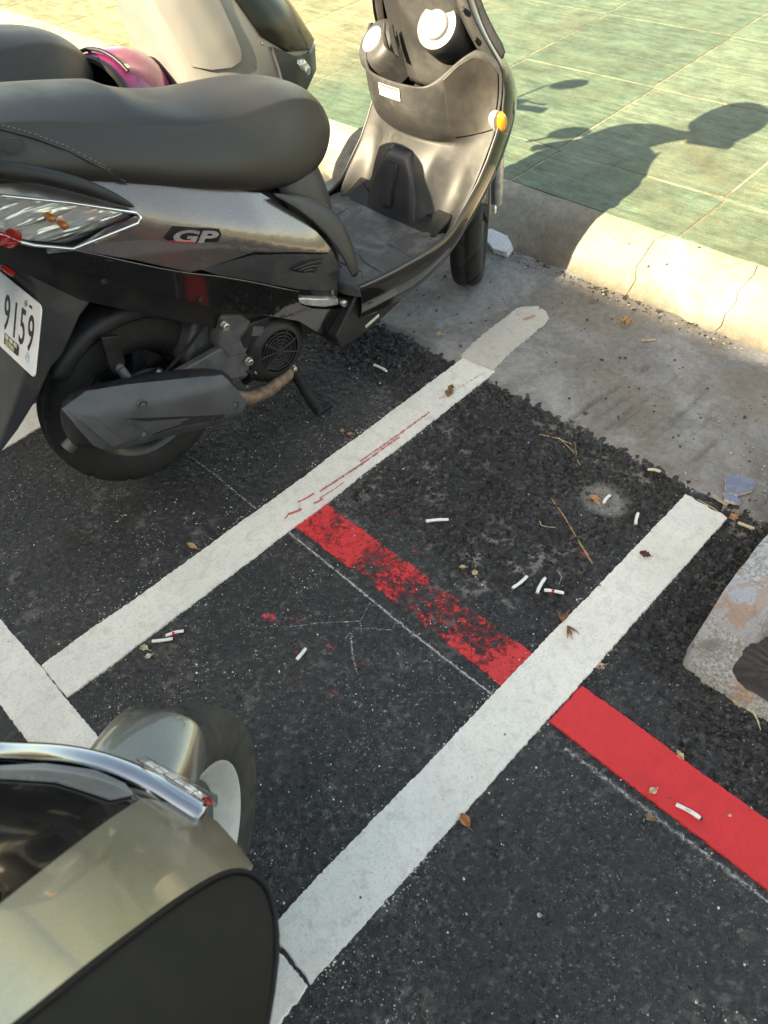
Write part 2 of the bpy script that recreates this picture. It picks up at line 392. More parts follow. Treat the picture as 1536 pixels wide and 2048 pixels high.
# ---- pavement of green painted slabs
def mat_tile():
    m, N, L, b = newmat('green_paint')
    g = N.new('ShaderNodeNewGeometry').outputs['Position']
    mp = N.new('ShaderNodeMapping'); mp.inputs['Scale'].default_value = (2.4, 17, 1); mp.inputs['Rotation'].default_value = (0,0,.03); L.new(g, mp.inputs['Vector'])
    s1 = cn(N, L, mp.outputs[0], 2.6, 10, .80, .0)
    mp2 = N.new('ShaderNodeMapping'); mp2.inputs['Scale'].default_value = (8, 52, 1); mp2.inputs['Rotation'].default_value = (0,0,.05); L.new(g, mp2.inputs['Vector'])
    s2 = cn(N, L, mp2.outputs[0], 3, 5, .7)
    big = cn(N, L, g, 1.5, 5, .6, .5); fine = cn(N, L, g, 190, 3, .7)
    c = ramp(N, L, s1.outputs['Fac'], [(.10, (.044,.052,.034)), (.38, (.062,.085,.056)), (.62, (.074,.115,.080)), (.92, (.115,.155,.108))]).outputs[0]
    c = mixc(N, L, ramp(N, L, s2.outputs['Fac'], [(.55, 0), (.95, .65)]).outputs[0], c, (.15,.16,.105))
    c = mixc(N, L, ramp(N, L, big.outputs['Fac'], [(.50, 0), (.95, .7)]).outputs[0], c, (.072,.075,.045))
    sx = N.new('ShaderNodeSeparateXYZ'); L.new(g, sx.inputs[0])
    mr = N.new('ShaderNodeMapRange'); mr.inputs['From Min'].default_value = -2.5; mr.inputs['From Max'].default_value = -3.4; L.new(sx.outputs[0], mr.inputs['Value'])
    wv = N.new('ShaderNodeMath'); wv.operation = 'MULTIPLY'; L.new(mr.outputs[0], wv.inputs[0]); L.new(ramp(N, L, big.outputs['Fac'], [(.25, .55), (.6, 1)]).outputs[0], wv.inputs[1])
    och = ramp(N, L, s1.outputs['Fac'], [(.3, (.14,.125,.07)), (.7, (.24,.21,.125))]).outputs[0]
    c = mixc(N, L, wv.outputs[0], c, och)
    blo = cn(N, L, g, 9, 7, .75, .2); c = mixc(N, L, 1.0, c, ramp(N, L, blo.outputs['Fac'], [(.15, (.70,.74,.70)), (.5, (1,1,1)), (.85, (1.28,1.22,1.16))]).outputs[0], 'MULTIPLY')
    oi = N.new('ShaderNodeObjectInfo'); c = mixc(N, L, 1.0, c, ramp(N, L, oi.outputs['Random'], [(0, (.80,.86,.82)), (1, (1.16,1.10,1.08))]).outputs[0], 'MULTIPLY')
    c = mixc(N, L, 1.0, c, ramp(N, L, fine.outputs['Fac'], [(.3, .86), (.7, 1.14)]).outputs[0], 'MULTIPLY')
    L.new(c, b.inputs['Base Color']); b.inputs['Roughness'].default_value = .62; b.inputs['Specular IOR Level'].default_value = .35
    bp = N.new('ShaderNodeBump'); bp.inputs['Strength'].default_value = .35; bp.inputs['Distance'].default_value = .002
    L.new(s2.outputs['Fac'], bp.inputs['Height']); L.new(bp.outputs[0], b.inputs['Normal'])
    return m
M_TILE = mat_tile()
pav = mk('pavement', [(-14,1.95,.1185), (8,1.95,.1185), (8,30,.1185), (-14,30,.1185)], [(0,1,2,3)], concrete('grout', (.17,.155,.11), (.30,.275,.20), (.12,.105,.07)), smooth=False)
pav['kind'] = 'structure'
def tile_mesh(wx, wy):
    bm = bmesh.new(); n = 8; out = []
    r = random.Random(3)
    pts = [(-wx/2+wx*i/n, -wy/2) for i in range(n)]+[(wx/2, -wy/2+wy*i/n) for i in range(n)]+[(wx/2-wx*i/n, wy/2) for i in range(n)]+[(-wx/2, wy/2-wy*i/n) for i in range(n)]
    top = [bm.verts.new((x*(1-.004)+r.uniform(-.0012,.0012), y*(1-.004)+r.uniform(-.0012,.0012), .0)) for x, y in pts]
    low = [bm.verts.new((x, y, -.005)) for x, y in pts]
    bm.faces.new(top)
    for i in range(len(pts)): bm.faces.new((low[i], low[(i+1) % len(pts)], top[(i+1) % len(pts)], top[i]))
    bmesh.ops.recalc_face_normals(bm, faces=bm.faces)
    me = bpy.data.meshes.new('tile'); bm.to_mesh(me); bm.free(); me.materials.append(M_TILE); return me
TP, TQ, TR = .593, .625, .045
T_full = tile_mesh(TP-.0065, TQ-.0065); T_row = tile_mesh(TP-.0065, .262)
ct, stt = math.cos(TR), math.sin(TR)
for i in range(-13, 6):
    for j in range(-1, 9):
        if i < -9 and j > 4: continue
        u = (i+.5)*TP; v = (j+.5)*TQ
        me = T_full
        if j == -1: v = -.1335; me = T_row
        x = -1.484+u*ct-v*stt; y = 2.205+u*stt*.25+v*ct
        if j == -1: y = 1.9395+.262/2+.0025
        o = bpy.data.objects.new('tile', me); COL.objects.link(o); o.parent = pav
        o.location = (x, y, .1205+random.uniform(-.0004,.0004)); o.rotation_euler = (random.uniform(-.0006,.0006), random.uniform(-.0006,.0006), TR*(0 if j == -1 else .6))

# ---- painted markings
def mat_paint(name, base, dirt, dirtamt=.5, crack=.0, rough=.7):
    m, N, L, b = newmat(name)
    g = N.new('ShaderNodeNewGeometry').outputs['Position']
    n1 = cn(N, L, g, 4, 6, .65, .3); n2 = cn(N, L, g, 230, 4, .75); n3 = cn(N, L, g, 38, 6, .7, .6)
    c = ramp(N, L, n1.outputs['Fac'], [(.3, [q*.90 for q in base]), (.7, base)]).outputs[0]
    c = mixc(N, L, ramp(N, L, n3.outputs['Fac'], [(.50, 0), (1.0, dirtamt)]).outputs[0], c, dirt)
    c = mixc(N, L, ramp(N, L, n2.outputs['Fac'], [(.55, 0), (.95, dirtamt*1.3)]).outputs[0], c, dirt)
    v = N.new('ShaderNodeTexVoronoi'); v.inputs['Scale'].default_value = 30; L.new(g, v.inputs['Vector'])
    sp = N.new('ShaderNodeSeparateColor'); L.new(v.outputs['Color'], sp.inputs[0])
    k = N.new('ShaderNodeMath'); k.operation = 'MULTIPLY'
    L.new(ramp(N, L, sp.outputs[0], [(.90, 0), (.92, 1)]).outputs[0], k.inputs[0]); L.new(ramp(N, L, v.outputs['Distance'], [(.05, 1), (.09, 0)]).outputs[0], k.inputs[1])
    c = mixc(N, L, k.outputs[0], c, (.07,.065,.06))
    L.new(c, b.inputs['Base Color']); b.inputs['Roughness'].default_value = rough; b.inputs['Specular IOR Level'].default_value = .35
    ad = N.new('ShaderNodeMath'); ad.operation = 'ADD'; L.new(n2.outputs['Fac'], ad.inputs[0]); L.new(n3.outputs['Fac'], ad.inputs[1])
    bp = N.new('ShaderNodeBump'); bp.inputs['Strength'].default_value = .45; bp.inputs['Distance'].default_value = .0015
    L.new(ad.outputs[0], bp.inputs['Height']); L.new(bp.outputs[0], b.inputs['Normal'])
    return m
M_WHITE = mat_paint('white_road_paint', (.80,.775,.70), (.44,.42,.365), .45)
M_FADED = mat_paint('faded_road_paint', (.56,.53,.47), (.34,.32,.28), .6)
M_RED = mat_paint('red_road_paint', (.72,.040,.045), (.46,.03,.035), .30)
def strip(name, p0, p1, wid, mat, z=.0019, rag=.0036, seed=1, step=.003, bow=0, end_rag=.006, round_end=0, skirt=.004, base=None, roughz=0):
    p0 = np.array(p0, float); p1 = np.array(p1, float); ln = np.linalg.norm(p1-p0); t = (p1-p0)/ln; nn = np.array([t[1], -t[0]])
    n = int(ln/step)+1; m = 13; s = np.linspace(0, ln, n)
    eL = (fbm(s, s*0, 9, seed, 3)-.5)*rag*1.2+(fbm(s, s*0+3, 210, seed+20, 3)-.5)*rag*1.1
    eR = (fbm(s, s*0+7, 9, seed+5, 3)-.5)*rag*1.2+(fbm(s, s*0+9, 210, seed+25, 3)-.5)*rag*1.1
    V = []
    q = np.linspace(-1, 1, m)
    e0 = (fbm(q, q*0, 5, seed+50, 4)-.5)*min(end_rag, .006)*1.2; e1 = (fbm(q, q*0, 5, seed+60, 4)-.5)*end_rag*2
    for i in range(n):
        for j in range(m):
            ss = s[i]; half = wid/2
            if round_end and ln-ss < half: half *= math.sqrt(max(.02, 1-((half-(ln-ss))/half)**2))**round_end
            lat = q[j]*half+(eL[i] if q[j] < 0 else eR[i])*abs(q[j])**3
            al = ss+e0[j]*max(0, 1-ss/.05)+e1[j]*max(0, 1-(ln-ss)/.05)
            p = p0+t*al+nn*lat+nn*bow*math.sin(math.pi*ss/ln)
            edge = (j in (0, m-1)) or (i in (0, n-1))
            V.append([p[0], p[1], z-(skirt if edge else 0)])
    V = np.array(V)
    if roughz: V[:,2] += roughz*(fbm(V[:,0], V[:,1], 50, seed+80, 3)-.5)
    F = grid_faces(n, m)
    # drop to the ground in a short bevelled edge: pull the ring just inside close to the rim
    W = V.reshape(n, m, 3)
    W[:,1,:2] = W[:,0,:2]+(W[:,1,:2]-W[:,0,:2])*.12; W[:,m-2,:2] = W[:,m-1,:2]+(W[:,m-2,:2]-W[:,m-1,:2])*.12
    o = mk(name, W.reshape(-1,3), F, mat, recalc=True)
    return tag(o, kind='structure')
strip('parking_line', (-1.044,.004), (-1.044,1.285), .104, M_WHITE, seed=3, bow=.006, roughz=.001, end_rag=.018, rag=.004)
strip('parking_line', (-1.054,1.268), (-1.078,1.575), .108, M_FADED, z=.005, seed=9, round_end=1, rag=.009, end_rag=.014)
strip('parking_line', (-.354,.0165), (-.353,1.208), .102, M_WHITE, seed=13, roughz=.0012, end_rag=.008)
strip('parking_line', (-1.80,.012), (-1.82,1.25), .10, M_WHITE, seed=17)
strip('bay_end_line', (-2.1,-.056), (-.300,-.036), .096, M_WHITE, seed=23, end_rag=.006)
strip('red_line', (-.300,.625), (.7,.625), .097, M_RED, seed=31, rag=.003)

# worn red paint and chalk, lying on the stones themselves
def mat_worn(name, col, lo, hi, scale, rough=.7):
    m, N, L, b = newmat(name)
    g = N.new('ShaderNodeNewGeometry').outputs['Position']
    a = node(N, 'ShaderNodeAttribute', attribute_name='mask').outputs['Fac']
    n1 = noise(N, L, g, scale, 6, .72, .5); n2 = noise(N, L, g, scale*7, 3, .7)
    s = N.new('ShaderNodeMath'); s.operation = 'MULTIPLY_ADD'; L.new(n2.outputs['Fac'], s.inputs[0]); s.inputs[1].default_value = .30; L.new(n1.outputs['Fac'], s.inputs[2])
    t = N.new('ShaderNodeMath'); t.operation = 'ADD'; L.new(s.outputs[0], t.inputs[0]); L.new(a, t.inputs[1])
    f = ramp(N, L, t.outputs[0], [(lo, 0), (hi, 1)])
    c = mixc(N, L, ramp(N, L, n2.outputs['Fac'], [(.3, 0), (.8, .6)]).outputs[0], col, [q*.72 for q in col])
    L.new(c, b.inputs['Base Color']); b.inputs['Roughness'].default_value = rough
    tr = N.new('ShaderNodeBsdfTransparent'); mx = N.new('ShaderNodeMixShader')
    L.new(f.outputs[0], mx.inputs[0]); L.new(tr.outputs[0], mx.inputs[1]); L.new(b.outputs[0], mx.inputs[2])
    L.new(mx.outputs[0], N['Material Output'].inputs['Surface'])
    return m
X, Y = np.meshgrid(np.arange(-.992, -.395, .0036), np.arange(.545, .705, .0036), indexing='ij')
h, i2, d_, r_ = asphalt_fields(X, Y)
mask = np.clip(np.minimum((Y-.570)/.014, (.676-Y)/.014), -1, .62)
mask += -.13*np.clip(np.sin((X+.98)*5.2), 0, 1)*np.clip((fbm(X, Y, 9, 81, 3)-.3)*3, 0, 1)+.25*np.clip((X+.47)/.05, 0, 1)+.12*np.clip(1-(X+.98)/.1, 0, 1)
mask -= .485+.12*np.clip((fbm(X, Y, 14, 82, 3)-.45)*5, -1, 1)
numpy_grid('red_line', X, Y, h+.0009, mat_worn('worn_red_paint', (.66,.038,.042), .60, .78, 70), 'structure', {'mask': mask})
M_CHALK = mat_worn('chalk', (.42,.42,.41), .68, 1.12, 120, .9)
def drape(name, pts, wid, mat, bias=0., lift=.0011, zc=None):
    P = np.array(pts, float); seg = np.hypot(*(P[1:]-P[:-1]).T); cum = np.r_[0, np.cumsum(seg)]
    s = np.arange(0, cum[-1], .004); x = np.interp(s, cum, P[:,0]); y = np.interp(s, cum, P[:,1])
    tx = np.gradient(x); ty = np.gradient(y); l = np.hypot(tx, ty); q = np.linspace(-1, 1, 7)
    X = x[:,None]+(ty/l)[:,None]*q*wid/2; Y = y[:,None]-(tx/l)[:,None]*q*wid/2
    h = asphalt_fields(X, Y)[0] if zc is None else X*0+zc
    mask = bias+.30*(1-np.abs(q))[None,:]-.25*np.abs(q)[None,:]**2+0*X
    return numpy_grid(name, X, Y, h+lift, mat, 'structure', {'mask': mask})
drape('chalk_line', [(-1.40,.552), (-1.25,.556), (-1.1,.552)], .010, M_CHALK, -.08)
drape('chalk_line', [(-.985,.556), (-.8,.553), (-.6,.549), (-.40,.551)], .012, M_CHALK, -.02)
drape('chalk_line', [(-.25,.556), (-.05,.56), (.3,.566)], .026, M_CHALK, -.12)
drape('chalk_line', [(-.808,.382), (-.757,.444), (-.70,.50), (-.717,.546)], .010, M_CHALK, -.16)
drape('chalk_line', [(-.694,.453), (-.695,.470), (-.655,.436), (-.617,.413)], .010, M_CHALK, -.12)
drape('chalk_line', [(-.70,.478), (-.66,.512), (-.637,.528), (-.65,.552)], .009, M_CHALK, -.15)
M_REDS = mat_worn('red_scuff', (.62,.09,.10), .66, 1.05, 110)
for (a, b_, c, d, wd, bi) in ((-1.024,.589,-1.013,.622,.008,.25), (-1.026,.592,-1.02,.57,.006,.0), (-1.036,.627,-1.028,.672,.006,.22), (-1.005,.649,-1.001,.673,.007,.2), (-1.022,.682,-1.009,.934,.013,-.04), (-1.019,.711,-1.009,.866,.010,-.10), (-1.022,.811,-1.015,1.049,.014,-.04), (-1.007,.668,-1.001,.742,.005,.05), (-1.03,1.10,-1.01,1.26,.009,-.13)):
    drape('red_scuff', [(a, b_), (.5*(a+c)+.002, .5*(b_+d)), (c, d)], wd, M_REDS, bi, .0, .0031)

for (x, y, r0, bi) in ((-.845,.384,.020,.05), (-.80,.415,.018,-.12), (-.70,.42,.014,-.02), (-.735,.37,.012,-.1), (-.62,.44,.016,-.1), (-.86,.745,.022,-.06), (-.82,.78,.03,-.16), (-.74,.70,.022,-.12), (-.62,.36,.018,-.12), (-.47,.93,.016,0), (-.40,.86,.010,.05), (-.70,.32,.014,-.12)):
    drape('red_spatter', [(x-.7*r0,y-.2*r0), (x,y), (x+.7*r0,y+.3*r0)], r0*2.0, M_REDS, bi-.12)
M_RST = mat_worn('rust_stain', (.10,.062,.030), .55, 1.1, 60, .9)
for (x, y, r0) in ((-1.33,.22,.05), (-1.30,.165,.03)):
    drape('rust_stain', [(x-r0,y-.3*r0), (x,y), (x+r0,y+.5*r0)], r0*1.3, M_RST, -.24)
# ---- loose asphalt crumbs and grit
def pebbles(name, pts, mat, sizes, flat=.65, seed=1, zf=None):
    r = np.random.default_rng(seed); base = bmesh.new(); bmesh.ops.create_icosphere(base, subdivisions=1, radius=1)
    bv = np.array([v.co[:] for v in base.verts]); bf = [[v.index for v in f.verts] for f in base.faces]; base.free()
    P = np.array(pts); z = asphalt_fields(P[:,0], P[:,1])[0] if zf is None else zf(P)
    V = []; F = []
    for k in range(len(P)):
        s = sizes[k]; q = bv*(1+r.uniform(-.28,.28,(len(bv),1)))*np.array([s*r.uniform(.7,1.3), s*r.uniform(.7,1.3), s*flat])
        a = r.uniform(0, 6.28); c_, s_ = math.cos(a), math.sin(a)
        q = np.stack([q[:,0]*c_-q[:,1]*s_, q[:,0]*s_+q[:,1]*c_, q[:,2]], 1)+np.array([P[k,0], P[k,1], z[k]+s*flat*.55])
        F += [[i+len(V) for i in f] for f in bf]; V += q.tolist()
    return mk(name, V, F, mat, smooth=False)
P = []; S = []
while len(P) < 2600:
    x = rng.uniform(-1.6, .3); y = rng.uniform(.55, 1.27)
    e = math.exp(-((y-1.18)/.10)**2)*.9+.10+(.5 if -.28 < x < -.1 and .75 < y < 1.2 else 0)+.25*math.exp(-((y-.9)/.15)**2)*(x > -1)
    if (-1.10 < x < -.99) or (-.41 < x < -.30): continue
    if x < -1.1: e *= .5
    if rng.random() < e: P.append((x, y)); S.append(rng.choice([.0016,.0024,.0034,.005], p=[.46,.34,.15,.05])*rng.uniform(.8,1.2))
tag(pebbles('asphalt_crumbs', P, pm('asphalt_crumb', (.035,.035,.036), .7, var=.4, vscale=90), S, seed=3), 'black asphalt crumbs scattered beside the concrete gutter', 'gravel', kind='stuff')
P = []; S = []
while len(P) < 900:
    u = rng.random()
    if u < .45: x = rng.uniform(-1.6, .2); y = 1.755+abs(rng.normal(0, .02))*-1; z0 = 1
    elif u < .6: x = rng.normal(-.3, .06); y = rng.normal(1.35, .08); z0 = 1
    else: x = rng.uniform(-1.9, .3); y = rng.uniform(-.4, 1.7); z0 = 0
    if x > .3: continue
    P.append((x, y)); S.append(rng.choice([.0012,.0019,.003,.0045], p=[.5,.32,.13,.05])*(1 if z0 else .7))
tag(pebbles('grit', P, pm('pale_grit', (.36,.34,.30), .8, var=.5, vscale=120), S, seed=5, zf=lambda P: np.where(P[:,1] > 1.25, .001, .0005)), 'pale grit and tiny stones lying on the road and gutter', 'grit', kind='stuff')

P = []; S = []
while len(P) < 1500:
    x = rng.uniform(-1.9, .3); y = 1.772-abs(rng.normal(0, .022)) if rng.random() < .75 else rng.uniform(1.26, 1.76)
    if fbm(np.array([x]), np.array([0.]), 6, 77, 3)[0] < .42 and y > 1.70: continue
    P.append((x, y)); S.append(rng.choice([.0014,.0022,.0034,.005], p=[.5,.32,.14,.04]))
tag(pebbles('kerb_dirt', P, pm('dark_gutter_dirt', (.055,.048,.038), .9, var=.5, vscale=120), S, seed=8, flat=.5, zf=lambda P: P[:,0]*0+.002), 'dark dirt crumbs gathered along the foot of the kerb', 'dirt', kind='stuff')
def octa(name, P, S, mat, seed, lift=.0):
    r = np.random.default_rng(seed); P = np.array(P); n = len(P); S = np.array(S)[:,None,None]
    z = np.where(P[:,1] < 1.24, asphalt_fields(P[:,0], P[:,1])[0], 0)
    b = np.array([[1,0,0],[0,1,0],[-1,0,0],[0,-1,0],[0,0,1],[0,0,-1]], float)[None]*(1+r.uniform(-.4,.5,(n,6,1)))
    a = r.uniform(0, 6.28, n); c_, s_ = np.cos(a)[:,None], np.sin(a)[:,None]
    q = b*S*np.array([1.0,.75,.6]); q = np.stack([q[...,0]*c_-q[...,1]*s_, q[...,0]*s_+q[...,1]*c_, q[...,2]], -1)
    q += np.stack([P[:,0], P[:,1], z+lift], -1)[:,None,:]
    f = np.array([[0,1,4],[1,2,4],[2,3,4],[3,0,4],[1,0,5],[2,1,5],[3,2,5],[0,3,5]])
    F = (f[None]+6*np.arange(n)[:,None,None]).reshape(-1,3)
    return mk(name, q.reshape(-1,3), F.tolist(), mat, smooth=False, recalc=False)
Q = rng.uniform([-2.1,-.45], [.35,1.235], (105000,2)); rg_ = asphalt_fields(Q[:,0], Q[:,1])[3]
inl = (np.abs(Q[:,0]+1.044) < .051) | (np.abs(Q[:,0]+.354) < .050) | ((np.abs(Q[:,1]+.045) < .045) & (Q[:,0] < -.3)) | (np.abs(Q[:,0]+1.81) < .048) | ((np.abs(Q[:,1]-.625) < .047) & (Q[:,0] > -.3)) | (np.hypot(Q[:,0]+.528, Q[:,1]-1.087) < .055)
red = (np.abs(Q[:,1]-.625) < .047) & (Q[:,0] > -.99) & (Q[:,0] < -.40)
k_ = ~inl & ~red & (rng.random(len(Q)) < .50+.35*rg_); Q = Q[k_]; rg_ = rg_[k_]
S = rng.choice([.0016,.0024,.0034,.0046], len(Q), p=[.40,.34,.20,.06])*(1+.85*rg_)
def mat_agg(dk=1.0):
    m, N, L, b = newmat('asphalt_stone')
    g = N.new('ShaderNodeNewGeometry').outputs['Position']
    v = N.new('ShaderNodeTexVoronoi'); v.inputs['Scale'].default_value = 130; L.new(g, v.inputs['Vector'])
    sp = N.new('ShaderNodeSeparateColor'); L.new(v.outputs['Color'], sp.inputs[0])
    big = cn(N, L, g, 2.2, 4)
    c = ramp(N, L, sp.outputs[0], [(0, (.010,.010,.011)), (.55, (.026,.026,.027)), (.88, (.048,.047,.046)), (1, (.10,.097,.09))]).outputs[0]
    c = mixc(N, L, 1.0, c, ramp(N, L, big.outputs['Fac'], [(.2, (.8*dk,.81*dk,.84*dk)), (.8, (1.25*dk,1.2*dk,1.12*dk))]).outputs[0], 'MULTIPLY')
    L.new(c, b.inputs['Base Color']); L.new(ramp(N, L, sp.outputs[1], [(0, .38), (1, .75)]).outputs[0], b.inputs['Roughness'])
    b.inputs['Specular IOR Level'].default_value = .5
    return m
hi_ = rg_ > .40
tag(octa('aggregate', Q[~hi_], S[~hi_], mat_agg(1.1), 31, -.0004), 'dark angular stones packed in the asphalt surface', 'asphalt', kind='stuff')
tag(octa('loose_aggregate', Q[hi_], S[hi_]*1.15, mat_agg(.55), 32, .0006), 'coarse tar-black stones of the fresh patch by the gutter', 'asphalt', kind='stuff')
Q = rng.uniform([-2.1,-.45], [.35,1.24], (60000,2)); d = fbm(Q[:,0], Q[:,1], 7, 101, 4); d2 = fbm(Q[:,0], Q[:,1], 40, 102, 3)
pr = np.clip((d-.40)*2.6, .05, 1)*np.clip((d2-.42)*6, .03, 1)*np.where((Q[:,1] > .72) & (Q[:,0] > -1), .55, 1)
inl = (np.abs(Q[:,0]+1.044) < .055) | (np.abs(Q[:,0]+.354) < .054) | ((np.abs(Q[:,1]+.05) < .05) & (Q[:,0] < -.3)) | (np.abs(Q[:,0]+1.81) < .052) | ((np.abs(Q[:,1]-.625) < .05) & (Q[:,0] > -.3))
Q = Q[(rng.random(len(Q)) < pr*.6) & ~inl]
edge = []
for x0, sg in ((-1.097,-1), (-.991,1), (-.406,-1), (-.302,1)):
    m_ = 420; yy = rng.uniform(.02, 1.2, m_); dd = np.abs(rng.normal(0, .006, m_)); keep = rng.random(m_) < np.clip((fbm(yy, yy*0+x0, 9, 103, 3)-.38)*4, 0, 1)
    edge.append(np.stack([x0+sg*dd, yy], 1)[keep])
Q = np.concatenate([Q]+edge); S = rng.choice([.0009,.0013,.0019,.0027], len(Q), p=[.55,.32,.11,.02])
tag(octa('stone_chips', Q, S, pm('pale_stone_chip', (.60,.58,.54), .6, var=.5, vscale=300), 12, .0002), 'tiny pale stone chips showing in the asphalt surface', 'stone chips', kind='stuff')
# ---- building across the street whose shade covers the road
bld = empty('street_building', (0,-10.2,0)); tag(bld, 'pale rendered low building across the street behind the viewer', 'building')
M_WALL = pm('pale_render', (.48,.46,.42), .85, var=.1, vscale=3, bump=.3)
M_DGL = pm('dark_window_glass', (.03,.035,.04), .08, spec=.6)
M_FRM = pm('window_frame_paint', (.30,.30,.30), .5)
EH = .020+math.tan(R_(SUN_EL))*(1.775+9.0)
box('wall', (0,-1.8,EH/2-.2), (44,6,EH-.4), M_WALL, bld, bev=.01)
box('parapet', (0,-2.0+.2,EH-.2), (44.4,6.0+.0,.4), M_WALL, bld, bev=.0, smooth=False).location.y = -.0
for fl in range(2):
    for i in range(-6, 7):
        zc = 2.0+3.3*fl
        wn = box('window', (i*3.2,1.21,zc), (1.7,.06,1.5), M_FRM, bld, bev=.01)
        box('pane', (i*3.2-.40,1.245,zc), (.72,.02,1.34), M_DGL, wn, bev=.002); box('pane', (i*3.2+.40,1.245,zc), (.72,.02,1.34), M_DGL, wn, bev=.002)

# ================================================================= SCOOTER (grey-brown, nearest the white line)
M_TYRE = pm('tyre_rubber', (.014,.013,.012), .78, var=.2, vscale=30, bump=.3, bscale=500, dust=.4, dustc=(.05,.045,.036))
M_BLKP = pm('black_textured_plastic', (.013,.013,.0145), .48, var=.2, vscale=20, bump=.25, bscale=900, dust=.2, dustc=(.06,.055,.05), spec=.4)
M_GRYP = pm('dark_grey_plastic', (.036,.036,.039), .44, var=.12, vscale=10, bump=.18, bscale=1200, dust=.3, dustc=(.13,.125,.11))
M_MUFF = pm('heat_shield_plastic', (.062,.063,.069), .45, var=.12, vscale=10, bump=.3, bscale=800, dust=.4, dustc=(.11,.105,.095))
M_INNER = pm('sun_faded_grey_plastic', (.029,.0288,.0285), .58, var=.2, vscale=9, bump=.2, bscale=900, dust=.55, dustc=(.078,.076,.071))
M_NAVY = pm('smooth_black_plastic', (.026,.027,.031), .42, var=.1, vscale=9, bump=.1, bscale=900, dust=.12, dustc=(.08,.08,.08))
M_GLOSS = pm('black_gloss_paint', (.008,.0075,.0075), .10, var=.1, vscale=4, coat=1, coatr=.04)
M_BODY = pm('grey_brown_metallic_paint', (.185,.158,.152), .34, metal=.80, var=.05, vscale=5, coat=1, coatr=.04, flake=.25)
M_SEAT = pm('seat_vinyl', (.024,.0225,.0215), .43, var=.08, vscale=6, bump=.35, bscale=1500)
M_SEATS = pm('grained_seat_vinyl', (.030,.030,.033), .45, var=.08, vscale=6, bump=1.0, bscale=420)
M_STEEL = pm('zinc_steel', (.55,.53,.48), .35, metal=1, var=.15, vscale=60)
M_ALU = pm('cast_aluminium', (.62,.62,.62), .42, metal=.8, var=.12, vscale=40, bump=.4, bscale=500)
M_ENG = pm('grey_engine_casting', (.10,.10,.105), .55, metal=.4, var=.15, vscale=30, bump=.4, bscale=500, dust=.3, dustc=(.12,.11,.09))
M_RUST = pm('rusty_exhaust_pipe', (.20,.13,.09), .7, metal=.4, var=.35, vscale=50)
M_CHROME = pm('chrome_plate', (.80,.80,.80), .08, metal=1, var=.03)
M_WPLATE = pm('number_plate_white', (.80,.82,.84), .45, var=.04, vscale=30)
M_INK = pm('plate_ink', (.035,.025,.03), .5)
M_REDL = pm('red_lens', (.45,.012,.010), .12, coat=1, coatr=.03)
M_AMB = pm('amber_lens', (.75,.22,.02), .15, coat=1, coatr=.03)
M_CAPW = pm('silver_cap_paint', (.30,.295,.28), .35, metal=.35, var=.06, vscale=30)
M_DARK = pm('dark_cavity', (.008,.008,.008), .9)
M_STITCH = pm('grey_thread', (.22,.21,.20), .8)
M_LBL = pm('pale_sticker', (.55,.52,.45), .5, var=.05)
M_LBLK = pm('sticker_print', (.10,.09,.08), .5)
M_EMB = pm('emblem_silver', (.55,.54,.53), .3, metal=.8)
M_EMBR = pm('emblem_red', (.55,.02,.03), .3)
M_GOLD = pm('gold_micro_print', (.50,.42,.25), .5)
def glassmat(name, col=(1,1,1), rough=.02):
    m, N, L, b = newmat(name)
    n = noise(N, L, N.new('ShaderNodeTexCoord').outputs['Object'], 60, 2)
    r = ramp(N, L, n.outputs['Fac'], [(.3, rough), (.7, rough+.03)]); L.new(r.outputs[0], b.inputs['Roughness'])
    b.inputs['Base Color'].default_value = (*col, 1); b.inputs['Transmission Weight'].default_value = 1; b.inputs['IOR'].default_value = 1.30
    return m
M_CLEAR = glassmat('clear_lens_plastic')
def mat_reflector():
    m, N, L, b = newmat('faceted_reflector')
    tc = N.new('ShaderNodeTexCoord').outputs['Object']
    mp = N.new('ShaderNodeMapping'); mp.inputs['Scale'].default_value = (7, 20, 42); mp.inputs['Rotation'].default_value = (0,.45,0); L.new(tc, mp.inputs['Vector'])
    wv = noise(N, L, mp.outputs[0], 1.7, 1, .5, .7)
    ad = N.new('ShaderNodeMath'); ad.operation = 'MULTIPLY'; L.new(wv.outputs['Fac'], ad.inputs[0]); ad.inputs[1].default_value = 1.5
    bp = N.new('ShaderNodeBump'); bp.inputs['Strength'].default_value = 1; bp.inputs['Distance'].default_value = .005
    L.new(ad.outputs[0], bp.inputs['Height']); L.new(bp.outputs[0], b.inputs['Normal'])
    b.inputs['Base Color'].default_value = (.92,.91,.89,1); b.inputs['Metallic'].default_value = .55; b.inputs['Roughness'].default_value = .18
    return m
M_REFL = mat_reflector()

SC = empty('motor_scooter', (-1.368,.487,0), math.pi/2-.035)
tag(SC, 'grey-brown sporty motor scooter with black seat and plate ending 9159', 'scooter', 'scooters parked in the bays')

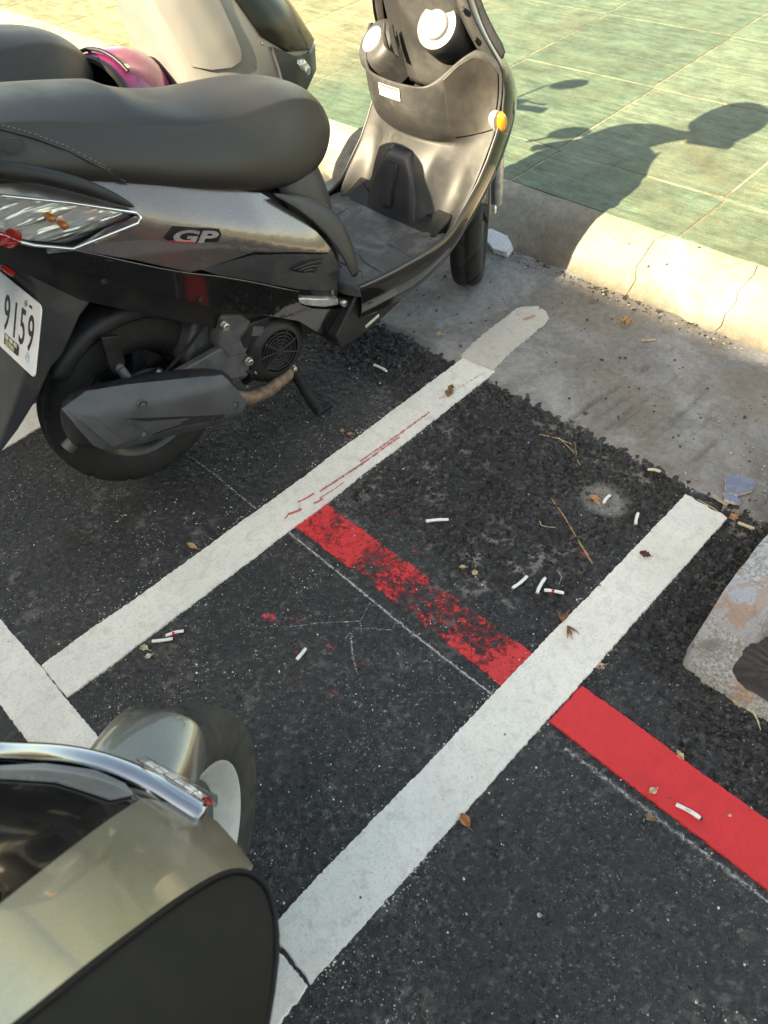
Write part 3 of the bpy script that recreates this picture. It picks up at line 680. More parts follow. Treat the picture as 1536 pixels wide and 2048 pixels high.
def tyre(name, c, R, W, mat, parent, rot=0, rim=.130, gd=.0045):
    prof = []
    for (y, r) in ((-.30,rim-.004), (-.40,rim+.004), (-.47,rim+.016), (-.5,R-.040), (-.485,R-.026), (-.43,R-.014), (-.36,R-.008), (-.28,R-.0042), (-.19,R-.0018), (-.10,R-.0005), (-.03,R),
                   (.03,R), (.10,R-.0005), (.19,R-.0018), (.28,R-.0042), (.36,R-.008), (.43,R-.014), (.485,R-.026), (.5,R-.040), (.47,rim+.016), (.40,rim+.004), (.30,rim-.004)):
        prof.append((y*W, r))
    n = 300; V = []
    cr, sr = math.cos(rot), math.sin(rot)
    for i in range(n):
        a = 2*math.pi*i/n
        for j, (y, r) in enumerate(prof):
            u = y/W; dep = 0
            if r > R-.042:
                ph = (a*13/(2*math.pi)+1.1*abs(u)+(.5 if u > 0 else 0)) % 1.0
                if .08 < abs(u) < .49 and ph < .13: dep = gd
                if abs(u) < .035: dep = .0045
            p = Vector(((r-dep)*math.cos(a), y, (r-dep)*math.sin(a)))
            V.append(Vector(c)+Vector((p.x*cr-p.y*sr, p.x*sr+p.y*cr, p.z)))
    return mk(name, V, grid_faces(n, len(prof), True, False), mat, parent)
def wheel(name, c, R, W, parent, rot, rimmat, tymat=None, gd=.0045, spokes=5):
    ax = Vector((-math.sin(rot), math.cos(rot), 0)); c = Vector(c)
    hubV, hubF = lathegeo([(-.045,0), (-.045,.028), (-.03,.034), (.03,.034), (.045,.028), (.045,0)], c, ax, 32)
    hub = mk(name, hubV, hubF, rimmat, parent)
    tyre('tyre', c, R, W, tymat or M_TYRE, hub, rot, gd=gd)
    rv = lathegeo([(-.38*W,.136), (-.42*W,.139), (-.40*W,.132), (-.30*W,.118), (-.1*W,.104), (.1*W,.104), (.30*W,.118), (.40*W,.132), (.42*W,.139), (.38*W,.136), (.28*W,.128), (0,.118), (-.28*W,.128)], c, ax, 64, True)
    parts = [rv]
    u = Vector((0,0,1)); v = ax.cross(u)
    for k in range(spokes):
        a = 2*math.pi*k/spokes+.4; d = math.cos(a)*u+math.sin(a)*v; t = ax.cross(d)
        Vs = []
        for r, hw, ht in ((.028,.020,.020), (.07,.014,.015), (.112,.020,.018)):
            for sx, sy in ((-1,-1), (1,-1), (1,1), (-1,1)): Vs.append(c+d*r+t*hw*sx+ax*ht*sy)
        parts.append((Vs, grid_faces(3, 4, False, True)))
    rv = join(*parts); mk('rim', rv[0], rv[1], rimmat, hub, bev=.003)
    return hub
hub = wheel('rear_wheel', (0,0,.233), .208, .092, SC, 0, pm('black_wheel_paint', (.018,.018,.02), .35, var=.1))
lathe('brake_drum', [(-.062,0), (-.062,.062), (-.055,.070), (-.03,.074), (-.03,0)], (0,0,.233), (0,1,0), M_ENG, hub, 40, bev=.002)
lathe('wheel_disc', [(.02,.118), (.02,.0)], (0,0,.233), (0,1,0), hub.data.materials[0], hub, 40)
for k in range(5):
    a = 2*math.pi*k/5+.3
    lathe('bolt', [(-.072,0), (-.072,.007), (-.060,.007)], (.052*math.cos(a),0,.233+.052*math.sin(a)), (0,1,0), M_STEEL, hub, 6, smooth=False)
FW = wheel('front_wheel', (1.103,.016,.208), .208, .088, SC, .66, pm('front_wheel_paint', (.02,.02,.02), .35))

# ---- shape of the flanks: half width of the bodywork at (x, z)
WX = [-.45,-.30,-.15,0,.15,.3,.42,.5,.56]; WV = [.095,.115,.14,.165,.185,.192,.185,.165,.14]
def fbody(x, z):
    W = float(np.interp(x, WX, WV)); u = z-(.715-.576*x)
    # soft ridge
    k = .012; up = (u+math.sqrt(u*u+k*k))/2; dn = (-u+math.sqrt(u*u+k*k))/2
    return W+.004-.75*up-.10*dn-.15*max(0, -u-.10)
P1 = [(-.40,.93),(-.25,.865),(-.128,.809),(-.045,.777),(.038,.745),(.094,.716),(.203,.665),(.336,.598),(.361,.572),(.394,.538),(.428,.492),(.454,.443),(.446,.439),(.349,.487),(.262,.525),(.237,.528),(.128,.539),(.043,.598),(-.050,.655),(.008,.668),(.068,.676),(.055,.689),(-.031,.734),(-.120,.775),(-.25,.835),(-.40,.90)]
P2 = [(.149,.536),(.200,.529),(.259,.519),(.324,.493),(.442,.437),(.458,.438),(.477,.394),(.487,.382),(.475,.378),(.436,.391),(.467,.348),(.467,.331),(.355,.394),(.243,.470),(.178,.512)]
P3 = [(-.055,.653),(.032,.596),(.119,.538),(.178,.506),(.243,.464),(.355,.387),(.355,.368),(.363,.346),(.394,.320),(.470,.274),(.500,.262),(.510,.284),(.509,.296),(.525,.288),(.539,.260),(.534,.232),(.507,.215),(.452,.211),(.424,.221),(.355,.305),(.293,.351),(.220,.397),(.139,.457),(.102,.488),(.043,.536),(-.002,.571),(-.035,.597),(-.088,.632),(-.090,.662)]
LENS = [(-.30,.85),(-.120,.773),(-.031,.731),(.064,.680),(.069,.671),(.061,.663),(-.052,.658),(-.105,.684),(-.122,.696),(-.140,.715),(-.20,.75),(-.30,.80)]
for sd_ in (-1, 1):
    skin('upper_side_panel', P1, fbody, M_BODY, SC, sd_, .0, .008)
    skin('vent_panel', P2, fbody, M_GRYP, SC, sd_, -.002, .010)
    skin('lower_side_panel', P3, fbody, M_GLOSS, SC, sd_, -.001, .010)
    # clear tail indicator: chromed bowl, lens, bulbs
    bowl = skin('indicator_bowl', LENS, lambda x, z: fbody(x, z)-.026, M_REFL, SC, sd_, 0, .003, bev=0)
    skin('lens', LENS, lambda x, z: fbody(x, z)+.003, M_CLEAR, bowl, sd_, 0, .004)
    for (bx, bz) in ((-.062,.712), (-.047,.694)):
        lathe('bulb', [(-.012,0), (-.012,.006), (.006,.0068), (.010,.004), (.011,0)], (bx, sd_*.139, bz), (0,sd_,0), M_AMB, bowl, 16)
    V, F = tubegeo([(x, sd_*(fbody(x, z)+.003), z) for x, z in LENS[1:9]], .0028, 8)
    mk('chrome_trim', V, F, M_CHROME, bowl)
    # cooling vents: dark slots with blades
    vr = skin('vent_recess', [(.335,.453),(.350,.4575),(.372,.4555),(.400,.4475),(.428,.434),(.418,.425),(.398,.417),(.372,.4265),(.350,.440)], fbody, M_DARK, SC, sd_, -.0012, .001, bev=0)
    for k in range(3):
        x0 = .346+.012*k; z0 = .4485-.0085*k; x1 = .424-.008*k; z1_ = .4335-.0062*k-.001*k
        skin('vent_blade', [(x0,z0), (.5*(x0+x1),.5*(z0+z1_)+.0035), (x1,z1_), (x1-.004,z1_-.0022), (.5*(x0+x1),.5*(z0+z1_)-.0003), (x0+.003,z0-.0026)], fbody, M_GRYP, vr, sd_, .0008, .002, bev=.0006)
    # body core so that nothing shows through the joints
V = []
secs = []
for x in np.linspace(-.38, .50, 16):
    zt = .86-.50*(x+.1) if x > -.1 else .86; zt = min(zt, .84); zb = max(.20, .55-.75*(x+.1)) if x > -.1 else .62+.2*(-.1-x)
    s_ = []
    for z in np.linspace(zt-.02, zb+.02, 7): s_.append((x, -(max(.02, fbody(x, z)-.030)), z))
    secs.append(s_+[(a, -b, c) for a, b, c in reversed(s_)])
loft('body_core', secs, M_BLKP, SC, close=True, cap=True)
# emblem: two plated letters on a dark outline
def on_body(x, z, d=0, side=-1): return Vector((x, side*(fbody(x, z)+d), z))
emb = skin('emblem', [(.096,.622),(.118,.6365),(.202,.598),(.203,.587),(.193,.576),(.150,.593),(.104,.613)], fbody, M_DARK, SC, -1, .0010, .001, bev=0)
def on_panel_text(name, body, size, mat, x, z, dx, dz, parent, d, shear=0, sx=1.0, bold=0):
    o = on_body(x, z, d); e = on_body(x+dx, z+dz, d); xd = e-o
    up = on_body(x+.0*dx, z+.02, d)-o
    M = frame(o, xd, yd=up)
    if shear: M = M @ Matrix(((1,shear,0,0),(0,1,0,0),(0,0,1,0),(0,0,0,1)))
    return text(name, body, size, mat, parent, M, ext=.0007, sx=sx, bold=bold)
on_panel_text('letters', 'GP', .0300, M_EMB, .106,.6120, .080,-.0340, emb, .0030, .35, 2.25, .0011)
skin('red_stripe', [(.104,.6145),(.146,.5965),(.144,.5935),(.109,.6105)], fbody, M_EMBR, emb, -1, .0033, .0006, bev=0)
on_panel_text('frame_number', 'SJ25KS510247', .0075, M_GOLD, -.017,.6545, .035,.0005, SC, .0016)
# ---- seat
SX = [-.42,-.30,-.15,-.05,.03,.11,.145,.195,.26,.33,.41,.48,.54,.585,.607]
SZC = [.915,.900,.882,.868,.853,.835,.824,.786,.768,.760,.752,.738,.714,.676,.638]
SZR = [.900,.888,.870,.852,.824,.795,.782,.764,.746,.734,.729,.716,.690,.655,.632]
SWT = [.105,.112,.118,.120,.122,.124,.124,.124,.122,.118,.108,.093,.074,.046,.018]
SWS = [.125,.138,.148,.151,.153,.156,.157,.158,.158,.154,.144,.126,.100,.062,.026]
SZB = [.845,.815,.785,.760,.730,.694,.678,.655,.628,.598,.573,.563,.572,.595,.622]
def seat_half(i):
    zc, zr, wt, ws, zb = SZC[i], SZR[i], SWT[i], SWS[i], SZB[i]; h = zr-zb
    x = SX[i]; st = .012*math.exp(-((x-.20)/.05)**2)
    return [(0,zc), (wt*.5,zc-.1*(zc-zr)+st*.5), (wt*.90,zr+.24*(zc-zr)+st), (wt,zr), (wt+.14*(ws-wt),zr-.10*h), (ws,zr-.52*h), (ws-.002,zb+.20*h), (ws-.012,zb+.03*h), (ws-.04,zb-.004), (0,zb-.004)]
secs = []
for i, x in enumerate(SX):
    hp = seat_half(i); rear = (x,)
    secs.append([(x, -y, z) for y, z in hp]+[(x, y, z) for y, z in reversed(hp[1:-1])])
def crease_seat(o, m):
    me = o.data; at = me.attributes.new('crease_edge', 'FLOAT', 'EDGE')
    val = np.zeros(len(me.edges), np.float32)
    for e in me.edges:
        a, b = e.vertices
        if a % m == b % m and (a % m) in (3, m-3) and SX[min(a, b)//m] < .50: val[e.index] = .92
        if a//m == b//m == 6 and ((a % m) in (0,1,2,3,m-1,m-2,m-3)) and ((b % m) in (0,1,2,3,m-1,m-2,m-3)): val[e.index] = .75
    at.data.foreach_set('value', val)
seat = loft('seat', secs, M_SEAT, SC, close=True, cap=True, sub=2)
crease_seat(seat, len(secs[0]))
def fseat(x, z):
    pr = []
    for i in range(len(SX)): pr.append(np.interp(z, [p[1] for p in reversed(seat_half(i)[3:8])], [p[0] for p in reversed(seat_half(i)[3:8])]))
    return float(np.interp(x, SX, pr))
for sd_ in (-1, 1):
    skin('grained_side', [(-.30,.872),(-.20,.868),(-.10,.852),(-.074,.845),(-.036,.822),(.003,.792),(.044,.752),(.078,.714),(.055,.722),(.02,.737),(-.05,.764),(-.15,.79),(-.30,.822)], fseat, M_SEATS, seat, sd_, -.002, .003, bev=.001)
    pts = [(-.10,.858),(-.074,.849),(-.036,.826),(.003,.796),(.044,.756),(.080,.714)]
    xs = np.linspace(-.10, .080, 60); zs = np.interp(xs, [p[0] for p in pts], [p[1] for p in pts])
    tube('seam_piping', [(x, sd_*(fseat(x, z)+.0005), z) for x, z in zip(xs[::3], zs[::3])], .0018, M_SEAT, seat, 6)
    gs = []
    for k in range(0, 58, 2):
        gs.append(tubegeo([(xs[k], sd_*(fseat(xs[k], zs[k]+.006)+.0008), zs[k]+.0065), (xs[k+1], sd_*(fseat(xs[k+1], zs[k+1]+.006)+.0008), zs[k+1]+.0065)], .0006, 5))
    V, F = join(*gs); mk('stitching', V, F, M_STITCH, seat)
o = Vector((-.205,-(fseat(-.205,.847)+.001),.868)); e = Vector((-.068,-(fseat(-.068,.80)+.001),.8185))
text('embossed_letters', 'KYMCO', .030, M_SEATS, seat, frame(o, e-o, yd=(.0,.10,1)), ext=.0016, sx=1.45)
# ---- grab rail
for sd_ in (-1, 1):
    secs = []
    for (x, y, z, hw, hh) in ((-.42,.125,.905,.010,.014), (-.25,.150,.868,.011,.017), (-.10,.166,.812,.012,.017), (-.03,.172,.770,.012,.018), (.02,.176,.733,.010,.017), (.052,.176,.703,.005,.010), (.066,.174,.690,.002,.003)):
        secs.append([(x+.3*hh*sz*.0, sd_*(y+hw*sy), z+hh*sz) for sy, sz in ((-1,-.6), (.3,-1), (1,-.5), (1,.3), (.3,1), (-1,.7))])
    loft('grab_rail', secs, M_BLKP, SC, close=True, cap=True, sub=1)
# ---- cowl under the seat nose and tunnel
secs = []
for z, xf, hw in ((.30,.545,.150), (.36,.552,.150), (.42,.556,.148), (.48,.555,.145), (.54,.548,.138), (.60,.53,.12)):
    s_ = []
    for a in np.linspace(-90, 90, 15):
        ca, sa = math.cos(R_(a)), math.sin(R_(a))
        s_.append((xf-.13+.13*abs(ca)**.75, hw*(abs(sa)**.8)*(1 if sa > 0 else -1), z))
    secs.append([(xf-.145, -hw*.9, z)]+s_+[(xf-.145, hw*.9, z)])
loft('seat_cowl', secs, M_GRYP, SC, sub=1)
# flare where the cowl meets the floor on each side
for sd_ in (-1, 1):
    secs = []
    for (x, y, z, x2, y2, z2) in ((.345,.150,.595,.350,.140,.585), (.40,.165,.548,.43,.135,.565), (.452,.178,.470,.495,.140,.520), (.486,.182,.400,.530,.150,.45), (.500,.180,.338,.545,.150,.34)):
        m_ = (.5*(x+x2)+.012, .5*(y+y2)+.006, .5*(z+z2)+.008)
        secs.append([(x, sd_*y, z), (m_[0], sd_*m_[1], m_[2]), (x2, sd_*y2, z2)])
    loft('cowl_flare', secs, M_GRYP, SC, sub=1, solid=.004)
# ---- floorboard
fl = [(.49,-.150),(.505,-.190),(.60,-.196),(.70,-.199),(.765,-.200),(.80,-.196),(.805,-.15),(.80,-.09),(.785,0)]
poly = fl+[(x, -y) for x, y in reversed(fl[:-1])]
n = len(poly); V = [(x, y, .330) for x, y in poly]+[(x, y, .305) for x, y in poly]
M_FLOOR = pm('dusty_floor_plastic', (.060,.060,.062), .55, var=.2, vscale=12, bump=.25, bscale=700, dust=.9, dustc=(.19,.185,.17))
floor_ = mk('floorboard', V, [tuple(range(n))]+[(i, (i+1) % n, n+(i+1) % n, n+i) for i in range(n)], M_FLOOR, SC, bev=.006, seg=3)
def pad(poly2, z=.330, h=.0022):
    c = np.mean(poly2, 0); n = len(poly2)
    V = [(x, y, z-.002) for x, y in poly2]+[(c[0]+(x-c[0])*.97, c[1]+(y-c[1])*.97, z+h) for x, y in poly2]
    mk('tread_pad', V, [tuple(range(n, 2*n))]+[(i, (i+1) % n, n+(i+1) % n, n+i) for i in range(n)], M_FLOOR, floor_, bev=.0015)
for sd_ in (-1, 1):
    q = lambda P: [(x, y*sd_) for x, y in P]
    pad(q([(.58,.190),(.655,.192),(.665,.13),(.64,.095),(.60,.085),(.585,.12)]))
    pad(q([(.668,.192),(.745,.193),(.752,.15),(.735,.105),(.675,.10),(.678,.14)]))
    pad(q([(.757,.192),(.783,.19),(.79,.15),(.765,.13),(.76,.155)]))
    pad(q([(.525,.186),(.572,.189),(.574,.13),(.555,.10),(.56,.06),(.548,.06),(.553,.15)]))
pad([(.575,-.06),(.60,-.075),(.66,-.085),(.73,-.075),(.755,-.03),(.755,.03),(.73,.075),(.66,.085),(.60,.075),(.575,.06),(.565,0)])
for sd_ in (-1, 1): lathe('floor_plug', [(0,0), (.0008,.0075), (0,.009)], (.772,sd_*.165,.3322), (0,0,1), M_BLKP, floor_, 20)
# ---- legshield, rider's side: a pressed panel given as rows of (y, x, z)
YC = [.202,.185,.165,.145,.120,.100,.085,.060,.030,0]
ROWS = [  # x for each column, z centre
 (.318, [.785,.800,.822,.828,.820,.800,.788,.785,.783,.782]),
 (.345, [.800,.820,.842,.848,.838,.812,.795,.791,.789,.788]),
 (.385, [.838,.853,.872,.876,.866,.836,.810,.802,.799,.798]),
 (.430, [.884,.890,.898,.899,.886,.858,.828,.815,.811,.810]),
 (.470, [.912,.913,.914,.911,.899,.882,.862,.850,.845,.843]),
 (.495, [.928,.929,.927,.918,.905,.895,.886,.878,.874,.872]),
 (.510, [.938,.937,.931,.916,.897,.880,.868,.862,.859,.858]),
 (.530, [.948,.944,.934,.910,.878,.858,.848,.843,.841,.840]),
 (.560, [.958,.952,.938,.907,.864,.846,.838,.834,.832,.831]),
 (.590, [.964,.957,.940,.905,.857,.841,.834,.830,.828,.827]),
 (.618, [.966,.957,.938,.902,.854,.839,.832,.828,.826,.825])]
rows = []
for z, xs in ROWS: rows.append([(x, -y, z) for x, y in zip(xs, YC)]+[(x, y, z) for x, y in list(zip(xs, YC))[::-1][1:]])
RZ = [.655,.684,.698,.682,.652,.636,.631,.628,.627,.626]; RXX = [.962,.945,.915,.885,.853,.839,.832,.829,.827,.826]
rows.append([(x, -y, z) for x, y, z in zip(RXX, YC, RZ)]+[(x, y, z) for x, y, z in list(zip(RXX, YC, RZ))[::-1][1:]])
leg = loft('legshield', rows, M_INNER, SC, sub=2, solid=.006)
def crease_edges(o, m, fn):
    me = o.data; at = me.attributes.new('crease_edge', 'FLOAT', 'EDGE'); val = np.zeros(len(me.edges), np.float32)
    for e in me.edges:
        a, b = e.vertices; val[e.index] = fn(a//m, a % m, b//m, b % m)
    at.data.foreach_set('value', val)
def leg_crease(r0, c0, r1, c1):
    top = len(rows)-1; k = lambda c: min(c, 18-c)
    if r0 == r1 == top: return .85
    if r0 == r1 == 5 and k(c0) >= 4 and k(c1) >= 4: return .55
    if c0 == c1 and k(c0) == 4 and min(r0, r1) >= 5: return .70
    if c0 == c1 and k(c0) == 6 and max(r0, r1) <= 5: return .35
    if c0 == c1 and k(c0) == 2 and max(r0, r1) == top: return .8
    return 0
crease_edges(leg, 19, leg_crease)
# pocket behind the rim: floor and dark depth
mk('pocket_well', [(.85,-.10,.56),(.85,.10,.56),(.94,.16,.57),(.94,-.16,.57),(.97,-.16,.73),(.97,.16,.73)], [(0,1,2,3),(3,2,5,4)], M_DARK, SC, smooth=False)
# battery cover
secs = []
for z, xf, hw in ((.322,.768,.090), (.345,.772,.086), (.40,.790,.078), (.435,.803,.062), (.462,.814,.044), (.474,.826,.036), (.476,.850,.034)):
    secs.append([(xf+.05,-hw-.004,z), (xf+.012,-hw,z), (xf+.002,-hw*.82,z), (xf,-hw*.4,z), (xf-.001,0,z), (xf,hw*.4,z), (xf+.002,hw*.82,z), (xf+.012,hw,z), (xf+.05,hw+.004,z)])
bat = loft('battery_cover', secs, M_NAVY, SC, sub=1)
def fcov(y, z): return float(np.interp(z, [.345,.40,.435,.462], [.772,.790,.803,.815]))
ring = []
for (y, z) in ((.016,.362),(.010,.356),(-.010,.356),(-.016,.362),(-.016,.446),(-.010,.452),(.010,.452),(.016,.446),(.016,.362)): ring.append((fcov(y, z)-.0042, y, z))
tube('raised_bar_edge', ring, .0016, M_NAVY, bat, 6)
mk('raised_bar', [(fcov(0,z)-.0048, y, z) for z in (.358,.40,.435,.450) for y in (-.014,.014)], grid_faces(4, 2), M_NAVY, bat, solid=.002, bev=.0008)
for sd_ in (-1, 1):
    lathe('screw_hole', [(-.0004,0), (-.0004,.0062), (-.002,.0075)], (.8665,sd_*.177,.399), (-.8,sd_*-.1,.55), M_DARK, leg, 20)
    mk('foot_recess', [(.806,sd_*.100,.3335),(.835,sd_*.170,.3335),(.835,sd_*.165,.356),(.812,sd_*.105,.352)], [(0,1,2,3)], M_BLKP, leg, solid=.003, smooth=False)
# sticker with ruled table
def legx(y, z):
    zs = [r[0] for r in ROWS]; return float(np.interp(z, zs, [np.interp(abs(y), YC[::-1], r[1][::-1]) for r in ROWS]))
def sticker(name, y0, y1, z0, z1, mat, d, parent):
    V = [(legx(y0+(y1-y0)*a, z0+(z1-z0)*b)-d, y0+(y1-y0)*a, z0+(z1-z0)*b) for b in (0,1) for a in (0,.25,.5,.75,1)]
    return mk(name, V, grid_faces(2, 5), mat, parent, smooth=False)
for sd_ in (-1, 1):  # darker skin over the pocket sides, painting in their shade away from the sun
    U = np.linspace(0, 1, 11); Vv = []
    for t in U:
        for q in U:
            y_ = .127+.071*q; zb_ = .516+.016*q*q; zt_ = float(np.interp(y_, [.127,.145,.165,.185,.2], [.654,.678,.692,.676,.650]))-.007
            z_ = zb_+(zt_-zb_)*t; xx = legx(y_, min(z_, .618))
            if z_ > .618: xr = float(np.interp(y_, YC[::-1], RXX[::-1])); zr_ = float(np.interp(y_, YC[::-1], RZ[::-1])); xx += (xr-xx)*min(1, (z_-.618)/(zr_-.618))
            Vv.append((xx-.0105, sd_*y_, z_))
    mk('side_shade_patch', Vv, grid_faces(11, 11), pm('shaded_side_plastic', (.030,.027,.024), .5, var=.15, vscale=12, dust=.3, dustc=(.07,.062,.052)), leg, solid=.002, bev=.001)
lb = sticker('label_sticker', .046, -.024, .591, .618, M_LBL, .0088, leg)
sticker('label_line', .044, -.022, .613, .6165, M_LBLK, .0094, lb)
for k in range(4): sticker('label_print', .041-.016*k, .041-.016*k-.009, .606, .6085, M_LBLK, .0094, lb); sticker('label_print', .041-.016*k, .041-.016*k-.011, .598, .5995, M_LBLK, .0094, lb)
# ---- steering column cover rising out of the pocket
secs = []
for z, x, y0, y1 in ((.575,.925,.105,-.115), (.63,.918,.106,-.118), (.69,.905,.108,-.122), (.75,.895,.112,-.125), (.80,.885,.118,-.128), (.86,.872,.12,-.12)):
    c = .5*(y0+y1); hw = .5*(y0-y1); s_ = []
    for a in np.linspace(0, 2*math.pi, 24, endpoint=False):
        ca, sa = math.cos(a), math.sin(a)
        s_.append((x+.035-(.045 if ca > 0 else .06)*abs(ca)**.6*(1 if ca > 0 else -1), c+hw*abs(sa)**.7*(1 if sa > 0 else -1), z))
    secs.append(s_)
colm = loft('column_cover', secs, M_INNER, SC, close=True, cap=True, sub=1)
mk('key_slot', [(.8685,.052,.715),(.868,.040,.722),(.869,.034,.690),(.872,.026,.660),(.873,.042,.662),(.871,.050,.685)], [(0,1,2,3,4,5)], M_DARK, colm, smooth=False, solid=.004, off=0)
tube('key_lever', [(.862,.060,.725),(.858,.061,.705),(.862,.058,.680),(.868,.055,.668)], [.003,.005,.005,.002], M_INNER, colm, 8)
M_RING = pm('worn_silver_ring', (.17,.16,.145), .4, metal=.3, var=.15, vscale=40)
# ignition boss on the right, filler cap on the left
bd = Vector((-.80,-.18,.57)).normalized(); bc = Vector((.876,-.088,.738))
boss = lathe('ignition_boss', [(-.075,.050), (-.03,.049), (-.004,.047), (0,.0455), (.0005,.030), (.0005,0)], bc, bd, M_INNER, SC, 40)
lathe('boss_ring', [(-.0035,.0465), (.0008,.0450), (.0012,.043), (.0012,.029)], bc, bd, M_RING, boss, 40)
lathe('lock_cap', [(-.004,.029), (.008,.0285), (.0105,.026), (.011,0)], bc+bd*.001, bd, M_CAPW, boss, 40)
lathe('keyway', [(.0,.0065), (.0008,.006), (.0008,0)], bc+bd*.0118, bd, M_LBLK, boss, 5)
cd_ = Vector((-.72,.16,.68)).normalized(); cc = Vector((.878,.121,.676))
capb = lathe('cap_housing', [(-.09,.064), (-.04,.062), (-.016,.058), (-.005,.050), (-.001,.042), (0,.034), (.0005,.030), (.0005,0)], cc, cd_, M_INNER, SC, 40)
lathe('filler_cap', [(-.002,.030), (.0035,.0295), (.005,.027), (.0052,0)], cc+cd_*.001, cd_, M_CAPW, capb, 40)
# side strips of the inner cover with two screw slots each
for sd_ in (-1, 1):
    secs = []
    for z, x, y in ((.655,.955,.185), (.70,.925,.170), (.75,.905,.150), (.80,.892,.138), (.86,.88,.125)):
        secs.append([(x+.05, sd_*(y+.002), z+.012), (x+.012, sd_*y, z), (x, sd_*(y-.012), z-.004), (x+.012, sd_*(y-.030), z-.008)])
    st_ = loft('cover_strip', secs, M_INNER, SC, sub=1, solid=.003)
    for (x, y, z) in (((.8975,.142,.772), (.917,.158,.715)) if sd_ < 0 else ()):
        lathe('slot', [(0,0), (0,.0052), (-.002,.006)], (x,sd_*y,z), (-.75,-sd_*.35,.5), M_DARK, st_, 14)
        lathe('screw', [(0,0), (0,.0035)], (x-.0008,sd_*y,z-.001), (-.75,-sd_*.35,.5), M_STEEL, st_, 10)
# ---- outer shell: belly, legshield edge and front cowl
EDGE = [(.508,.190,.334),(.55,.195,.332),(.60,.198,.331),(.70,.2015,.332),(.765,.203,.336),(.80,.204,.352),(.840,.205,.388),(.885,.206,.430),(.915,.207,.470),(.942,.207,.515),(.965,.206,.560),(.970,.204,.600),(.965,.198,.650),(.935,.182,.700),(.915,.160,.750),(.902,.145,.80),(.892,.132,.86)]
secs = []
for i, (x, y, z) in enumerate(EDGE):
    if i < 4: half = [(x,y-.004,z+.001), (x,y+.003,z-.004), (x,y+.002,z-.035), (x+.005,y-.010,z-.085), (x+.005,y-.035,z-.125), (x+.01,y-.08,z-.14), (x+.01,0,z-.145)]
    else:
        t = min(1, (i-3)/5.0); dz = .14*(1-t); fw = .12*t
        nx = .17*t*(1-.12*max(0, i-10)/6)
        half = [(x-.001,y-.004,z+.002), (x+.006*t,y+.003,z-.004), (x+.035*t,y+.004-.004*t,z-.035+.012*t), (x+.075*t+.005,y-.012-.012*t,z-.085+.045*t), (x+.115*t,y-.04-.03*t,z-.12+.07*t), (x+.150*t,y*.42,z-.14+.085*t), (x+nx,0,z-.145+.085*t)]
    secs.append([(a, -b, c) for a, b, c in half]+[(a, b, c) for a, b, c in reversed(half[:-1])])
loft('front_cowl', secs, M_GLOSS, SC, sub=2, solid=.004)
tube('cowl_edge_trim', [(x-.002,-y+.001,z+.003) for x, y, z in EDGE[:13]], .0028, M_GRYP, SC, 8)
tube('cowl_edge_trim', [(x-.002,y-.001,z+.003) for x, y, z in EDGE[:13]], .0028, M_GRYP, SC, 8)
# front indicators set in the legshield edge
for sd_ in (-1, 1):
    cI = Vector((.957, sd_*.200, .543))
    def ell(cx, cy, cz, ks): return [[(cx+.35*dz*0+rx*s*math.cos(a)-.30*rz*s*math.sin(a)*0, cy+sd_*ky, cz+rz*s*math.sin(a)-.35*rx*s*math.cos(a)) for a in np.linspace(0, 2*math.pi, 22, endpoint=False)] for (ky, s, rx, rz, dz) in ks]
    ib = loft('front_indicator', ell(cI.x-.006, cI.y, cI.z+.002, ((-.014,.8,.018,.026,0), (-.004,1,.018,.026,0), (.004,.9,.018,.026,0), (.005,.1,.018,.026,0))), M_CAPW, SC, close=True, cap=True)
    loft('amber_lens', ell(cI.x+.003, cI.y, cI.z, ((-.006,1,.016,.023,0), (.006,.97,.016,.023,0), (.012,.8,.016,.023,0), (.015,.5,.016,.023,0), (.016,.05,.016,.023,0))), M_AMB, ib, close=True, cap=True)
# ---- footpeg folded in its recess
pv = skin('footpeg_recess', [(.350,.382),(.40,.352),(.506,.300),(.512,.28),(.50,.255),(.39,.315),(.358,.343)], lambda x, z: fbody(x, z)-.030, M_DARK, SC, -1, 0, .003, bev=0)
secs = []
for x, z, h in ((.358,.361,.006), (.372,.351,.012), (.40,.334,.013), (.43,.316,.014), (.455,.303,.013), (.475,.293,.012)):
    y = fbody(x, z)-.004; secs.append([(x,-y+.014,z-h), (x,-y,z-h*.8), (x,-y-.001,z+h*.6), (x,-y+.006,z+h), (x,-y+.016,z+h*.9)])
fp = loft('footpeg', secs, M_ALU, SC, close=True, cap=True, bev=.002)
lathe('pivot_bolt', [(-.010,.010), (.010,.010), (.013,.007), (.013,0)], (.488,-(fbody(.488,.282)-.002),.284), (0,-1,0), M_STEEL, fp, 20)
lathe('stop_bolt', [(0,.004), (.012,.004), (.012,0)], (.462,-.150,.318), (0,0,1), M_STEEL, fp, 8)
# ---- rear carrier for the plate, inner mudguard
CAR = [(-.080,.668),(-.085,.640),(-.03,.600),(.035,.548),(.02,.530),(-.01,.528),(-.04,.523),(-.068,.508),(-.095,.482),(-.125,.455),(-.155,.442),(-.20,.400),(-.259,.359),(-.303,.335),(-.33,.325),(-.255,.400),(-.185,.475),(-.122,.578),(-.118,.60),(-.14,.65),(-.15,.70)]
carr = prism('plate_carrier', CAR, -.092, .092, M_GRYP, SC, bev=.008, seg=3)
for (x, z) in ((-.055,.613), (.005,.566)):
    lathe('fastener', [(-.006,.011), (.001,.009), (-.001,.006), (-.001,0)], (x,-.092,z), (0,-1,0), M_BLKP, carr, 20)
pn = Vector((-.869,0,.494)); pd = Vector((-.494,0,-.869)); p0 = Vector((-.131,0,.579))
def pl_(y, d, off=0): return p0+Vector((0,y,0))+pd*d+pn*off
out = []
